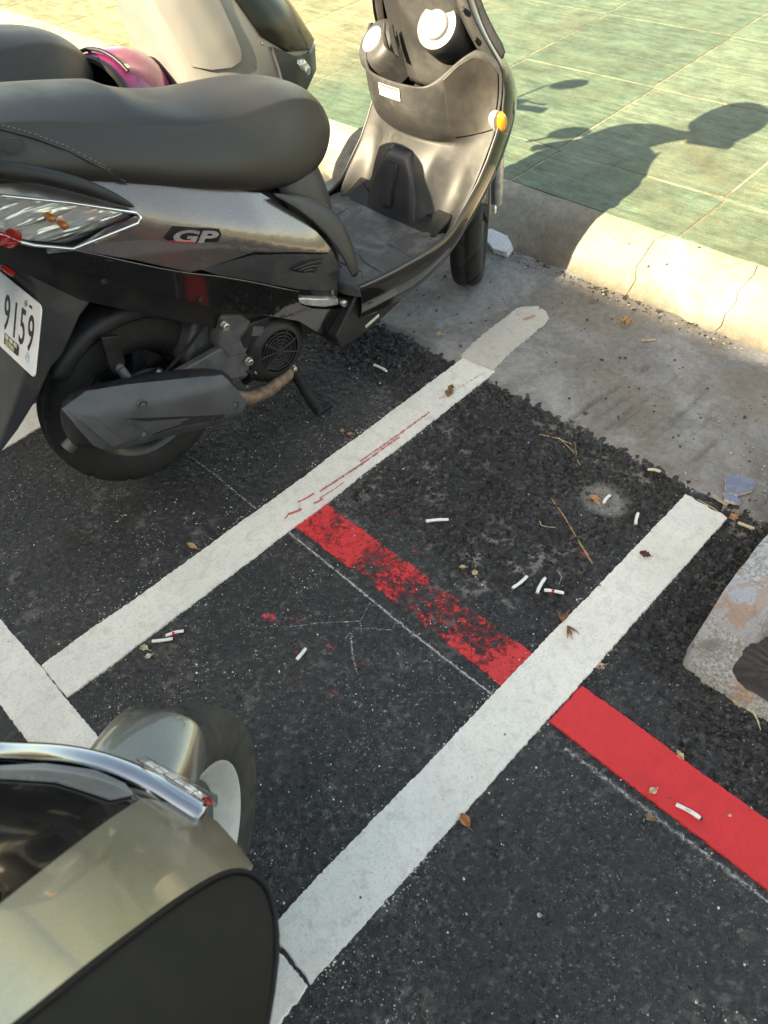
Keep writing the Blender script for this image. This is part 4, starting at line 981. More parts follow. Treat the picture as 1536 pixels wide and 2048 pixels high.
for cy, cz, a0 in ((-.118,.012,180), (.118,.012,90), (.118,.122,0), (-.118,.122,-90)):
    for k in range(5):
        a = R_(a0+ (90 if 0 else 0)+k*22.5)
out = []
rr_ = .012
for (cy, cz, st0) in ((-.118,.012,-180), (.118,.012,-90), (.118,.122,0), (-.118,.122,90)):
    for k in range(6):
        a = R_(st0+18*k); out.append((cy+rr_*math.cos(a), cz+rr_*math.sin(a)))
V = [pl_(y, d, .0) for y, d in out]; n = len(V)
plate = mk('number_plate', V, [tuple(range(n))], M_WPLATE, SC, smooth=False, solid=.0022, off=0, bev=.0008)
M0 = lambda y, d: frame(pl_(y, d, .0014), (0,-1,0), yd=-pd)
for k, ch in enumerate('9159'): text('digit', ch, .094, M_INK, plate, M0(.010-.0325*k+(.004 if ch == '1' else 0)-(.006 if ch == '1' else 0), .094), ext=.0004, sx=.54, bold=.0006)
mk('sticker', [pl_(y, d, .0016) for y, d in ((-.0,.100),(-.058,.100),(-.062,.104),(-.062,.118),(-.058,.122),(-.0,.122))], [(0,1,2,3,4,5)], pm('plate_sticker_black', (.03,.028,.022), .5), plate, smooth=False)
M_CREAM = pm('plate_sticker_cream', (.60,.58,.42), .5)
text('sticker_number', '537090', .0125, M_CREAM, plate, M0(-.006,.1205).copy() if False else frame(pl_(-.006,.1205,.0019), (0,-1,0), yd=-pd), ext=.0002, sx=1.0, bold=.0003)
for k in range(3): mk('sticker_mark', [pl_(y, d, .0019) for y, d in ((-.004-.018*k,.1015),(-.018-.018*k,.1015),(-.018-.018*k,.1095),(-.004-.018*k,.1095))], [(0,1,2,3)], M_CREAM, plate, smooth=False)
mk('faded_stamp', [pl_(-.096+.010*math.cos(a), .108+.011*math.sin(a), .0014) for a in np.linspace(0, 2*math.pi, 9)[:-1]], [tuple(range(8))], pm('faded_blue_print', (.52,.66,.80), .5, var=.25, vscale=200), plate, smooth=False)
for y in (-.075, .075):
    lathe('plate_bolt', [(-.001,.006), (.003,.0055), (.004,.004), (.004,0)], pl_(y, .016), pn, M_STEEL, plate, 16)
mk('plate_hole', [pl_(y, d, .0013) for y, d in ((-.086,.014),(-.097,.014),(-.097,.019),(-.086,.019))], [(0,1,2,3)], M_DARK, plate, smooth=False)
# reflector and tail lamp
rfl = box('rear_reflector', (-.142,-.035,.628), (.012,.065,.030), M_REDL, SC, Matrix.Rotation(R_(-28), 3, 'Y'), bev=.003)
secs = []
for y, s in ((-.118,.25), (-.105,.75), (-.08,1), (0,1.1), (.08,1), (.105,.75), (.118,.25)):
    secs.append([(-.150+.055*(1-s)-.012*math.cos(a)*s*2.2, y, .700+.032*math.sin(a)*s+.022*math.cos(a)*s) for a in np.linspace(0, 2*math.pi, 14, endpoint=False)])
loft('tail_lamp', secs, M_REDL, SC, close=True, cap=True, sub=1)
# ---- rear hugger mudguard with stay
secs = []
for a in np.linspace(133, 22, 22):
    ca, sa = math.cos(R_(a)), math.sin(R_(a)); rr2 = .228+.006*math.sin(R_(a)*1.0)
    dr = .034
    secs.append([(rr*ca, y, .233+rr*sa) for y, rr in ((-.062,rr2-dr), (-.061,rr2-.010), (-.052,rr2-.002), (-.03,rr2+.006), (0,rr2+.009), (.03,rr2+.006), (.052,rr2-.002), (.061,rr2-.010), (.062,rr2-dr))])
hug = loft('rear_mudguard', secs, M_BLKP, SC, solid=.003, sub=1)
prism('stay', [(-.045,.445),(-.010,.430),(-.018,.372),(-.030,.350),(-.048,.356),(-.052,.38)], -.082, -.070, M_BLKP, hug, bev=.003)
lathe('stay_bolt', [(0,.010), (.004,.009), (.006,.006), (.006,0)], (-.034,-.082,.366), (0,-1,0), M_ENG, hug, 20)
tube('stay_tube', [(-.034,-.085,.365), (-.030,-.105,.335), (-.022,-.125,.300)], .010, M_ENG, hug, 10)
# ---- exhaust: silencer with its moulded heat shield
def mufc(t): return Vector((-.185+.345*t, -.150+.012*t, .362-.128*t))
secs = []
for t, hh, hw in ((-.01,.020,.020), (0,.046,.040), (.08,.058,.048), (.3,.062,.050), (.6,.058,.048), (.85,.050,.042), (.97,.032,.030), (1.0,.020,.02)):
    c = mufc(t); s_ = []
    for a in np.linspace(0, 2*math.pi, 20, endpoint=False): s_.append((c.x+.35*hh*math.sin(a), c.y+hw*math.cos(a), c.z+hh*math.sin(a)))
    secs.append(s_)
muf = loft('silencer', secs, M_BLKP, SC, close=True, cap=True, sub=1)
MUF = [(-.190,.418),(-.135,.420),(-.064,.392),(.041,.344),(.129,.304),(.143,.270),(.164,.213),(.138,.181),(.084,.190),(-.044,.240),(-.145,.274),(-.173,.326),(-.184,.376)]
def fmuf(x, z):
    t = (x+.185)/.345; zc = .362-.128*t; u = (z-zc)/.062
    return .182+.014*math.sqrt(max(0, 1-min(1, abs(u))**2.2))-.020*max(0, abs(u)-.6)-.02*max(0, t-.85)*3-.012*max(0, .06-t)*8
shd = skin('heat_shield', MUF, fmuf, M_MUFF, muf, -1, .004, .010, g=.012, bev=.004)
skin('shield_crease', [(-.184,.412),(-.150,.381),(-.118,.298),(-.140,.296),(-.158,.345),(-.172,.385)], fmuf, M_MUFF, muf, -1, .008, .006, g=.012, bev=.0035)
skin('shield_crease', [(-.100,.346),(.100,.224),(.095,.214),(.000,.258),(-.058,.274),(.010,.262),(-.06,.312)], fmuf, M_BLKP, muf, -1, .0045, .004, g=.012, bev=.001)
skin('shield_crease', [(-.090,.330),(.020,.268),(-.060,.282)], fmuf, M_MUFF, muf, -1, .008, .005, g=.012, bev=.002)
for (x, z) in ((-.057,.350), (-.077,.288), (.130,.229)):
    y = -(fmuf(x, z)+.004)
    lathe('shield_bolt', [(-.003,.0125), (.0015,.0115), (.0015,.0095), (-.002,.009), (-.002,.006), (.002,.006), (.003,.004), (.003,0)], (x,y,z), (0,-1,0), M_ENG, muf, 24)
lathe('tail_pipe', [(-.02,.013), (.035,.013), (.035,.0105), (0,.0105), (0,0)], (-.176,-.140,.318), (-.93,0,-.37), M_ENG, muf, 24)
tube('exhaust_pipe', [(.15,-.150,.215), (.193,-.145,.180), (.25,-.138,.163), (.314,-.128,.166), (.345,-.105,.185), (.36,-.06,.22)], .0155, M_RUST, SC, 14)
# ---- engine, fan cover, bracket
prism('engine_case', [(.10,.30),(.15,.38),(.20,.42),(.30,.42),(.42,.36),(.43,.22),(.36,.17),(.22,.19),(.13,.24)], -.085, .10, M_ENG, SC, bev=.012, seg=3)
prism('swing_bracket', [(.045,.322),(.069,.295),(.15,.245),(.215,.222),(.232,.26),(.205,.325),(.165,.322)], -.128, -.108, M_ENG, SC, bev=.004)
prism('intake_manifold', [(.165,.325),(.19,.395),(.24,.375),(.262,.33),(.225,.275),(.175,.29)], -.13, -.07, M_ENG, SC, bev=.010, seg=3)
fc = Vector((.300,-.098,.247))
fan = lathe('fan_cover', [(0,.088), (.010,.088), (.022,.084), (.034,.070), (.040,.060), (.043,.054), (.043,.051), (.030,.050), (.024,.040), (.020,0)], fc, (0,-1,0), M_BLKP, SC, 56)
gs = []
for rad in (.012,.020,.028,.036,.044):
    gs.append(tubegeo([(fc.x+rad*math.cos(a), fc.y-.042, fc.z+rad*math.sin(a)) for a in np.linspace(0, 2*math.pi, 33)], .0016, 6, False))
V, F = join(*gs); mk('grille_rings', V, F, M_BLKP, fan)
for k in range(9):
    a = 2*math.pi*k/9+.2
    tube('grille_spoke', [(fc.x+.010*math.cos(a), fc.y-.0425, fc.z+.010*math.sin(a)), (fc.x+.052*math.cos(a), fc.y-.0425, fc.z+.052*math.sin(a))], .0018, M_BLKP, fan, 6)
lathe('grille_hub', [(.039,.011), (.045,.010), (.046,0)], fc, (0,-1,0), M_BLKP, fan, 24)
prism('cover_outlet', [(.215,.325),(.245,.345),(.30,.338),(.30,.30),(.22,.29)], -.132, -.098, M_BLKP, fan, bev=.006)
box('cover_label', (.262,-.1325,.318), (.030,.001,.022), M_ENG, fan, Matrix.Rotation(R_(28), 3, 'Y'), bev=.0004)
for (x, y, z, r) in ((.187,-.132,.372,.008), (.362,-.120,.262,.007), (.222,-.131,.262,.007), (.332,-.128,.176,.006), (.236,-.120,.222,.006)):
    lathe('bolt', [(0,r*1.5), (.003,r*1.5), (.003,r), (.011,r), (.012,r*.7), (.012,0)], (x,y,z), (0,-1,0), M_STEEL, SC, 12, smooth=False)
tube('hose', [(.18,-.10,.40), (.22,-.11,.43), (.27,-.10,.40), (.30,-.09,.36)], .009, M_DARK, SC, 8)
tube('hose', [(.205,-.118,.245), (.222,-.124,.228), (.228,-.118,.205), (.215,-.10,.19)], .008, M_BLKP, SC, 8)
lathe('shock_absorber', [(-.02,.016), (.0,.018), (.24,.018), (.26,.012)], (-.02,.11,.30), (.25,0,.95), M_BLKP, SC, 20)
# ---- belly plate, centre stand
prism('belly_plate', [(.44,.22),(.45,.182),(.50,.182),(.56,.188),(.66,.215),(.80,.30),(.84,.36),(.70,.30),(.52,.30)], -.168, .168, M_BLKP, SC, bev=.006)
skin('belly_label', [(.530,.206),(.575,.216),(.576,.208),(.532,.198)], lambda x, z: .1692, M_LBL, SC, -1, 0, .001, bev=0)
stand = tube('centre_stand', [(.34,-.105,.195), (.34,.105,.195)], .014, M_BLKP, SC, 12)
for sd_ in (-1, 1):
    tube('stand_leg', [(.338,sd_*.104,.190), (.352,sd_*.112,.12), (.372,sd_*.120,.035), (.385,sd_*.124,.010)], [.015,.013,.011,.012], M_BLKP, stand, 10)
    box('stand_foot', (.398,sd_*.124,.008), (.050,.026,.012), M_BLKP, stand, bev=.003)
# ---- fork and front mudguard (turned with the steering)
ST = .66; sa_ = Vector((1.103,.016,0)); fx = Vector((math.cos(ST), math.sin(ST), 0)); fy = Vector((-math.sin(ST), math.cos(ST), 0))
def fk(a, b, z): v = sa_+fx*a+fy*b; return (v.x, v.y, z)
for sd_ in (-1, 1):
    leg_ = tube('fork_leg', [fk(.045, sd_*.070, .205), fk(.0, sd_*.070, .33), fk(-.075, sd_*.068, .52)], [.016,.018,.018], M_ALU if sd_ < 0 else M_BLKP, SC, 14)
    lathe('axle_nut', [(0,.014), (.008,.014), (.012,.009), (.012,0)], fk(.0, sd_*.060, .208), fy*sd_, M_STEEL, leg_, 6, smooth=False)
secs = []
for a in np.linspace(150, 40, 16):
    ca, s1 = math.cos(R_(a)), math.sin(R_(a)); rr2 = .228
    secs.append([fk(rr*ca, y, .208+rr*s1) for y, rr in ((-.058,rr2-.035), (-.056,rr2-.012), (-.04,rr2), (0,rr2+.006), (.04,rr2), (.056,rr2-.012), (.058,rr2-.035))])
loft('front_mudguard', secs, M_GLOSS, SC, solid=.003, sub=1)
# ---- handlebar assembly above the frame, turned left
hb0 = Vector((.885,0,0))
def hb(a, b, z): v = hb0+fx*a+fy*b; return (v.x, v.y, z)
secs = []
for b, dx, hz, zc in ((-.24,.016,.018,.93), (-.17,.022,.022,.922), (-.12,.040,.032,.92), (-.07,.080,.060,.915), (0,.095,.070,.905), (.07,.080,.060,.915), (.12,.040,.032,.92), (.17,.018,.016,.912)):
    secs.append([hb(dx*math.cos(a)*(1.2 if math.cos(a) > 0 else .7), b, zc+hz*math.sin(a)) for a in np.linspace(0, 2*math.pi, 16, endpoint=False)])
hbar = loft('handlebar_cover', secs, M_GLOSS, SC, close=True, cap=True, sub=1)
for sd_ in (-1, 1):
    tube('grip', [hb(-.02, sd_*.18, .912), hb(-.035, sd_*.25, .905), hb(-.055, sd_*.315, .900)], [.016,.017,.018], M_BLKP, hbar, 14)
    tube('brake_lever', [hb(.03, sd_*.19, .905), hb(.045, sd_*.24, .898), hb(.02, sd_*.30, .888), hb(.015, sd_*.33, .886)], [.008,.006,.005,.006], M_ALU, hbar, 8)
    top = (.30 if sd_ > 0 else .26)
    mz = .96 if sd_ > 0 else 1.08
    st2 = tube('mirror_stalk', [hb(.01, sd_*.16, .93), hb(.02, sd_*.20, mz-.03), hb(.0, sd_*.235, mz)], .005, M_BLKP, hbar, 8)
    secs = []
    for k, s in ((-1,.2), (-.7,.85), (0,1), (.7,.95), (1,.7)):
        secs.append([hb(-.02+.014*k, sd_*.255+.068*math.cos(a)*s, mz+.015+.042*math.sin(a)*s) for a in np.linspace(0, 2*math.pi, 18, endpoint=False)])
    loft('mirror_head', secs, M_BLKP, st2, close=True, cap=True)
box('phone_clamp', hb(-.05,.085,1.0), (.012,.075,.05), M_BLKP, hbar, Matrix.Rotation(ST, 3, 'Z'), bev=.004)
tube('clamp_arm', [hb(0,.08,.94), hb(-.045,.085,1.03)], .008, M_BLKP, hbar, 8)
tube('clamp_arm', [hb(-.05,.120,1.0), hb(-.05,.126,1.05)], .006, M_BLKP, hbar, 8)
# helmet hung on the right-hand mirror
hc = SC.matrix_basis @ Vector(hb(.03,-.265,1.005))
hel = lathe('hanging_helmet', [(.115,.0), (.112,.035), (.095,.075), (.06,.108), (.01,.122), (-.05,.120), (-.075,.112), (-.072,.104), (-.05,.110), (.01,.112), (.055,.098), (.09,.066), (.104,.03), (.106,0)], (0,0,0), (.15,.2,1), M_GLOSS, None, 40)
hel.location = hc; hel.scale = (.88,.88,.92); tag(hel, 'black open helmet hung over the right mirror of the grey-brown scooter', 'helmet')
lathe('trim', [(-.072,.116), (-.080,.113), (-.075,.106)], (0,0,0), (.15,.2,1), M_BLKP, hel, 40)

gs = []
for k in range(7):
    x = .335+.012*k; gs.append(boxgeo((x,-.092,.30-.006*k), (.004,.03,.075), Matrix.Rotation(R_(-20), 3, 'Y')))
V, F = join(*gs); mk('cylinder_fins', V, F, M_ENG, SC, smooth=False)
tube('brake_cable', [(.02,-.078,.20), (-.02,-.085,.235), (.03,-.088,.300), (.12,-.095,.345), (.20,-.10,.40)], .0038, M_DARK, SC, 8)
tube('brake_arm', [(-.055,-.075,.215), (-.02,-.080,.205), (.015,-.078,.195)], [.008,.006,.007], M_STEEL, SC, 8)
V = []; gs = [tubegeo([(-.02+.065*t+.026*math.cos(t*44), .11+.026*math.sin(t*44), .33+.24*t) for t in np.linspace(0, 1, 90)], .0045, 6)]
mk('shock_spring', gs[0][0], gs[0][1], M_STEEL, SC)
for (x, z) in ((.40,.42), (-.02,.578), (.14,.470), (.30,.37)):
    lathe('panel_screw', [(.0,.0058), (.0014,.0052), (.0016,.003), (.0006,.0024), (.0006,0)], on_body(x, z, .0005), (0,-1,.05), M_BLKP, SC, 14)
tube('cable', [(.985,-.06,.36), (1.02,-.075,.30), (1.05,-.085,.24), (1.07,-.075,.215)], .004, M_DARK, SC, 8)

for sd_ in (-1, 1):  # bright edge of the right seam painted in as a thin lighter line
    tube('seam_edge_line', [on_body(x, z, .0016, sd_) for x, z in ((-.050,.6545),(-.01,.628),(.03,.6005),(.075,.570),(.122,.5405),(.18,.5085),(.243,.4675),(.30,.428),(.352,.3905))], .0009, pm('seam_edge_highlight_paint', (.13,.12,.11), .3, metal=.6) if sd_ < 0 else M_GRYP, SC, 6)
for (x, z) in ((.045,.300), (-.058,.322)):
    lathe('hub_nut', [(0,.011), (.006,.011), (.006,.007), (.016,.007), (.018,.005), (.018,0)], (x,-.064,z), (0,-1,0), M_STEEL, SC, 12, smooth=False)
lathe('drum_ring', [(0,.086), (.006,.086), (.010,.080), (.010,.074), (.004,.072)], (0,-.05,.233), (0,-1,0), M_BLKP, SC, 40)

# ================================================================= SECOND SCOOTER (silver, behind)
S2 = empty('motor_scooter', (-1.368-.67,.487-.10,0), math.pi/2-.035)
tag(S2, 'silver-grey motor scooter with black headlamp behind the grey-brown scooter', 'scooter', 'scooters parked in the bays')
for ch in list(SC.children):
    if ch.name.split('.')[0] in ('rear_wheel','front_wheel','fork_leg','front_mudguard','handlebar_cover','centre_stand','floorboard','belly_plate','engine_case','rear_mudguard','silencer','body_core','plate_carrier','fan_cover','tail_lamp','swing_bracket'):
        copy_tree(ch, S2)
M_SILV = pm('dusty_silver_paint', (.24,.235,.22), .42, metal=.35, var=.06, vscale=5, coat=.4, coatr=.15, dust=.5, dustc=(.27,.25,.21))
FZ = [.28,.40,.47,.55,.65,.75,.86]; FI = [.70,.725,.735,.735,.718,.700,.69]; FN = [.95,1.10,1.22,1.235,1.17,1.08,1.0]; FH = [.14,.165,.175,.175,.165,.15,.13]
US = [0,.10,.25,.45,.62,.78,.9,1]; UY = [.70,.88,.99,1,.94,.74,.46,0]
def f2(x, z):
    a = np.interp(z, FZ, FI); b = np.interp(z, FZ, FN); h = np.interp(z, FZ, FH); u = (x-a)/(b-a)
    return float(h*np.interp(min(1, max(0, u)), US, UY))
secs = []
for z, a, b, h in zip(FZ, FI, FN, FH):
    half = [(a+(b-a)*u, -h*yy, z) for u, yy in zip(US, UY)]
    secs.append([(a,0,z), (a-.01,-h*.45,z)]+half+[(x, -y, zz) for x, y, zz in reversed(half[:-1])]+[(a-.01,h*.45,z)])
fair = loft('front_fairing', secs, M_SILV, S2, close=True, cap=True, sub=2)
for sd_ in (-1, 1):
    skin('inner_door', [(.700,.77),(.745,.615),(.79,.598),(.84,.592),(.872,.598),(.880,.62),(.872,.67),(.855,.74),(.845,.80),(.72,.80)], f2, M_SILV, fair, sd_, .004, .006, bev=.003)
    skin('headlamp', [(.885,.86),(.900,.73),(.95,.635),(1.03,.578),(1.13,.550),(1.185,.552),(1.175,.60),(1.13,.69),(1.04,.80),(.985,.86)], f2, pm('black_headlamp_cover', (.006,.006,.0065), .10, var=.1, spec=.15), S2, sd_, .005, .006, bev=.003)
    skin('nose_panel', [(.975,.606),(1.04,.566),(1.12,.542),(1.20,.535),(1.215,.48),(1.18,.43),(1.08,.405),(1.00,.43),(.985,.53)], f2, M_NAVY, S2, sd_, .008, .010, bev=.004)
    il = skin('front_indicator', [(1.045,.555),(1.085,.546),(1.115,.513),(1.112,.491),(1.090,.493),(1.065,.523)], f2, M_CLEAR, S2, sd_, .013, .006, bev=.003)
    skin('indicator_bowl', [(1.050,.551),(1.083,.543),(1.110,.513),(1.108,.496),(1.092,.498),(1.068,.525)], f2, M_REFL, il, sd_, .0085, .002, bev=0)
    lathe('screw', [(0,.0045), (.003,.004), (.003,0)], (.952,sd_*(f2(.952,.618)+.001),.618), (0,sd_,0), M_STEEL, fair, 12)
    skin('side_panel', [(-.35,.88),(-.1,.80),(.10,.71),(.33,.60),(.45,.50),(.46,.42),(.30,.45),(.10,.53),(-.05,.62),(-.2,.70),(-.35,.78)], fbody, M_SILV, S2, sd_, 0, .008)
secs = []
for i, x in enumerate(SX):
    hp = seat_half(i); x2 = x*.90-.005; k = .028
    secs.append([(x2, -y, z+k) for y, z in hp]+[(x2, y, z+k) for y, z in reversed(hp[1:-1])])
loft('seat', secs, M_SEAT, S2, close=True, cap=True, sub=2)
secs = []
for z, xf, hw in ((.30,.47,.15), (.45,.48,.15), (.56,.485,.14), (.64,.47,.12)):
    secs.append([(xf-.2,-hw,z)]+[(xf-.12+.12*math.cos(R_(a)), hw*math.sin(R_(a)), z) for a in np.linspace(-90, 90, 11)]+[(xf-.2,hw,z)])
loft('seat_cowl', secs, M_GRYP, S2, sub=1)
# magenta helmet hooked between seat and shield
M_MAG = pm('magenta_helmet_paint', (.17,.012,.075), .25, var=.08, vscale=8, coat=1, coatr=.05)
M_LIN = pm('helmet_lining', (.025,.018,.015), .9, var=.3, vscale=60)
ha = Vector((.80,.30,-.12)).normalized()
hl = lathe('open_helmet', [(.125,.0), (.122,.040), (.105,.080), (.07,.112), (.01,.128), (-.05,.127), (-.085,.118), (-.088,.110)], (0,0,0), ha, M_MAG, None, 48, solid=.004)
hl.matrix_basis = S2.matrix_basis @ Matrix.Translation((.600,.0,.545))
tag(hl, 'magenta open-face helmet hooked between seat and shield of the silver-grey scooter', 'helmet')
lathe('lining', [(.105,.0), (.09,.06), (.05,.100), (0,.116), (-.05,.116), (-.084,.108)], (0,0,0), ha, M_LIN, hl, 40)
lathe('edge_trim', [(-.083,.122), (-.094,.119), (-.095,.110), (-.085,.106)], (0,0,0), ha, M_BLKP, hl, 48)
u_ = ha.orthogonal().normalized(); v_ = ha.cross(u_)
for k in range(3):
    a = .6+.9*k; d = u_*math.cos(a)+v_*math.sin(a)
    lathe('snap_stud', [(0,.007), (.004,.006), (.004,0)], d*.127+ha*-.05, d, M_STEEL, hl, 14)
tube('visor_rib', [ha*-.06+(u_*math.cos(a)+v_*math.sin(a))*.131 for a in np.linspace(-.6, 1.6, 14)], .005, M_BLKP, hl, 8)

# ================================================================= THIRD SCOOTER (champagne, nearest the camera)
S3 = empty('motor_scooter', (-.46,-1.125,0), math.pi/2)
tag(S3, 'champagne retro motor scooter with chrome brow and silver wheel nearest the camera', 'scooter', 'scooters parked in the bays')
M_CHAMP = pm('champagne_metallic_paint', (.25,.243,.205), .36, metal=.85, var=.04, vscale=6, coat=1, coatr=.03, flake=.12)
M_RIM3 = pm('pale_grey_wheel_paint', (.50,.49,.46), .45, var=.06, vscale=30)
M_BAND = pm('grey_translucent_visor', (.16,.155,.15), .22, coat=.5)
W2L = S3.matrix_basis.inverted()
def l3(p): return W2L @ Vector(p)
for ch in list(SC.children):
    nm = ch.name.split('.')[0]
    if nm in ('rear_wheel','centre_stand','floorboard','belly_plate','engine_case','rear_mudguard','silencer','body_core','plate_carrier','fan_cover','tail_lamp','swing_bracket','seat','seat_cowl','upper_side_panel','vent_panel','lower_side_panel','grab_rail','battery_cover'):
        c = copy_tree(ch, S3)
        if nm == 'upper_side_panel': c.material_slots[0].link = 'OBJECT'; c.material_slots[0].material = M_CHAMP
        if nm == 'battery_cover': c.location.x = -.06
ST3 = 2.141-math.pi/2
wheel('front_wheel', l3((-.499,-.019,.208)), .208, .098, S3, ST3, M_RIM3, pm('dusty_tyre_rubber', (.040,.036,.031), .8, var=.25, vscale=40, bump=.4, bscale=400, dust=.4, dustc=(.08,.07,.055)), .011, spokes=0)
c3 = l3((-.499,-.019,0)); f3 = Vector((math.cos(ST3), math.sin(ST3), 0)); r3 = Vector((-math.sin(ST3), math.cos(ST3), 0))
for k, (r0, r1) in enumerate(((.0,.118),)):
    lathe('wheel_disc', [(-.012,.118), (-.008,.09), (-.016,.05), (-.03,.03), (-.03,0)], c3+Vector((0,0,.208)), r3, M_ENG, S3, 40, solid=.004)
def k3(a, b, z): v = c3+f3*a+r3*b; return (v.x, v.y, z)
secs = []
for a in np.linspace(165, 62, 18):
    ca, s1 = math.cos(R_(a)), math.sin(R_(a)); R2 = .240; tp = min(1, .5+(a-62)/22)
    secs.append([k3(rr*ca, y*(.80+.20*tp), .208+rr*s1) for y, rr in ((-.068,R2-.060), (-.067,R2-.030), (-.060,R2-.008), (-.035,R2+.003), (0,R2+.006), (.035,R2+.003), (.060,R2-.008), (.067,R2-.030), (.068,R2-.060))])
loft('front_mudguard', secs, M_CHAMP, S3, solid=.003, sub=2)
for sd_ in (-1, 1): tube('fork_leg', [k3(0, sd_*.075, .208), k3(-.06, sd_*.075, .40), k3(-.12, sd_*.07, .55)], .015, M_ENG, S3, 12)
# nose shell: sheet coordinates (u across, v down the slope), gently crowned
NS = 1.22; No = Vector((-.305,0,.55)); Nu = Vector((1,0,0)); Nv = Vector((0,.5708,-.8211)); Nn = Vector((0,.8211,.5708))
def ns(u, v, d=0):
    u *= NS; v *= NS
    b = -.55*(u+.03)**2-.25*(v+.03)**2-3.4*max(0, u-.035)**2
    return l3(No+Nu*u+Nv*v+Nn*(b+d))
def sheet(name, poly, mat, d, parent, th=.006, g=.014, bev=.002):
    bm = bmesh.new(); bm.faces.new([bm.verts.new((u, v, 0)) for u, v in poly])
    for ax_ in (0, 1):
        lo = min(p[ax_] for p in poly); hi = max(p[ax_] for p in poly); t = lo+g
        while t < hi:
            no = (1,0,0) if ax_ == 0 else (0,1,0); co = (t,0,0) if ax_ == 0 else (0,t,0)
            bmesh.ops.bisect_plane(bm, geom=bm.verts[:]+bm.edges[:]+bm.faces[:], plane_co=co, plane_no=no, dist=1e-5); t += g
    for v in bm.verts: v.co = ns(v.co.x, v.co.y, d)
    bm.normal_update(); nl = (W2L.to_3x3() @ Nn)
    for f in bm.faces:
        if f.normal.dot(nl) < 0: f.normal_flip()
    me = bpy.data.meshes.new(name); bm.to_mesh(me); bm.free()
    return fin(name, me, mat, parent, solid=th, bev=bev, ang=50)
nose = sheet('nose_panel', [(-.087,.003),(-.075,.03),(-.06,.055),(-.049,.060),(-.02,.060),(.002,.058),(.006,.045),(.001,.033),(.003,.002),(.02,-.072),(.036,-.142),(.043,-.168),(.052,-.22),(.06,-.30),(.03,-.30),(.0,-.21),(-.021,-.16),(-.047,-.098),(-.069,-.045)], M_CHAMP, 0, S3)
lens = sheet('headlamp_lens', [(-.20,-.14),(-.150,-.095),(-.147,-.053),(-.132,-.013),(-.110,.004),(-.089,.002),(-.070,-.046),(-.048,-.099),(-.022,-.161),(-.001,-.211),(.028,-.30),(-.10,-.32)], M_GLOSS, -.004, S3)
sheet('visor_band', [(-.20,-.12),(-.147,-.095),(-.144,-.053),(-.129,-.014),(-.108,.001),(-.093,-.001),(-.091,-.026),(-.120,-.058),(-.134,-.103),(-.18,-.15)], M_BAND, -.001, lens, .002)
blk = sheet('side_shell', [(.004,.049),(.003,.033),(.005,.002),(.022,-.072),(.038,-.142),(.045,-.168),(.055,-.22),(.064,-.30),(.30,-.34),(.26,-.16),(.19,-.085),(.124,-.022),(.085,.013),(.06,.035),(.03,.052),(.012,.058)], pm('matt_black_plastic', (.011,.0105,.010), .62, var=.15, vscale=30, bump=.2, bscale=700, spec=.22), -.001, S3, .008)
tube('rolled_edge', [ns(u, v, .001) for u, v in ((.066,-.30),(.056,-.22),(.046,-.172),(.038,-.142),(.030,-.11),(.021,-.072),(.012,-.035),(.005,.002),(.003,.020),(.003,.034),(.008,.048),(.020,.0535),(.032,.051),(.060,.035),(.085,.013),(.124,-.022),(.19,-.085),(.26,-.16))], .0030, blk.data.materials[0], S3, 12, sub=1)
# chrome brow with a row of small lamps in its end
CO = [(-.20,-.13),(-.176,-.086),(-.175,-.055),(-.168,-.017),(-.148,.025),(-.119,.052),(-.086,.069),(-.064,.072)]
CI = [(-.175,-.14),(-.152,-.094),(-.148,-.051),(-.132,-.011),(-.102,.012),(-.080,.024),(-.060,.034),(-.050,.038)]
secs = []
for (a, b), (c, d) in zip(CO, CI):
    a, b = a*.62+c*.38, b*.62+d*.38; m_ = ((a+c)/2, (b+d)/2); secs.append([ns(a,b,-.010), ns(a+.002,b-.002,.004), ns(a*.8+c*.2,b*.8+d*.2,.012), ns(m_[0],m_[1],.015), ns(a*.2+c*.8,b*.2+d*.8,.010), ns(c,d,.003), ns(c,d,-.010)])
brow = loft('chrome_brow', secs, pm('dull_chrome', (.34,.35,.37), .10, metal=1, var=.05), S3, cap=True, sub=2)
for k in range(6):
    t = k/5.0; a = (-.112+.044*t, .026+.019*t)
    sheet('lamp_cell', [(a[0]-.004,a[1]-.005),(a[0]+.004,a[1]-.002),(a[0]+.003,a[1]+.006),(a[0]-.005,a[1]+.003)], M_REFL, .0155, brow, .002, .02, .0008)
sheet('lamp_cover', [(-.122,.014),(-.085,.026),(-.058,.040),(-.052,.052),(-.064,.064),(-.078,.054),(-.100,.040),(-.124,.026)], M_CLEAR, .018, brow, .003, .012, .001)
sheet('red_marker', [(-.066,.046),(-.058,.044),(-.056,.050),(-.063,.053)], M_REDL, .0165, brow, .002, .02, .001)
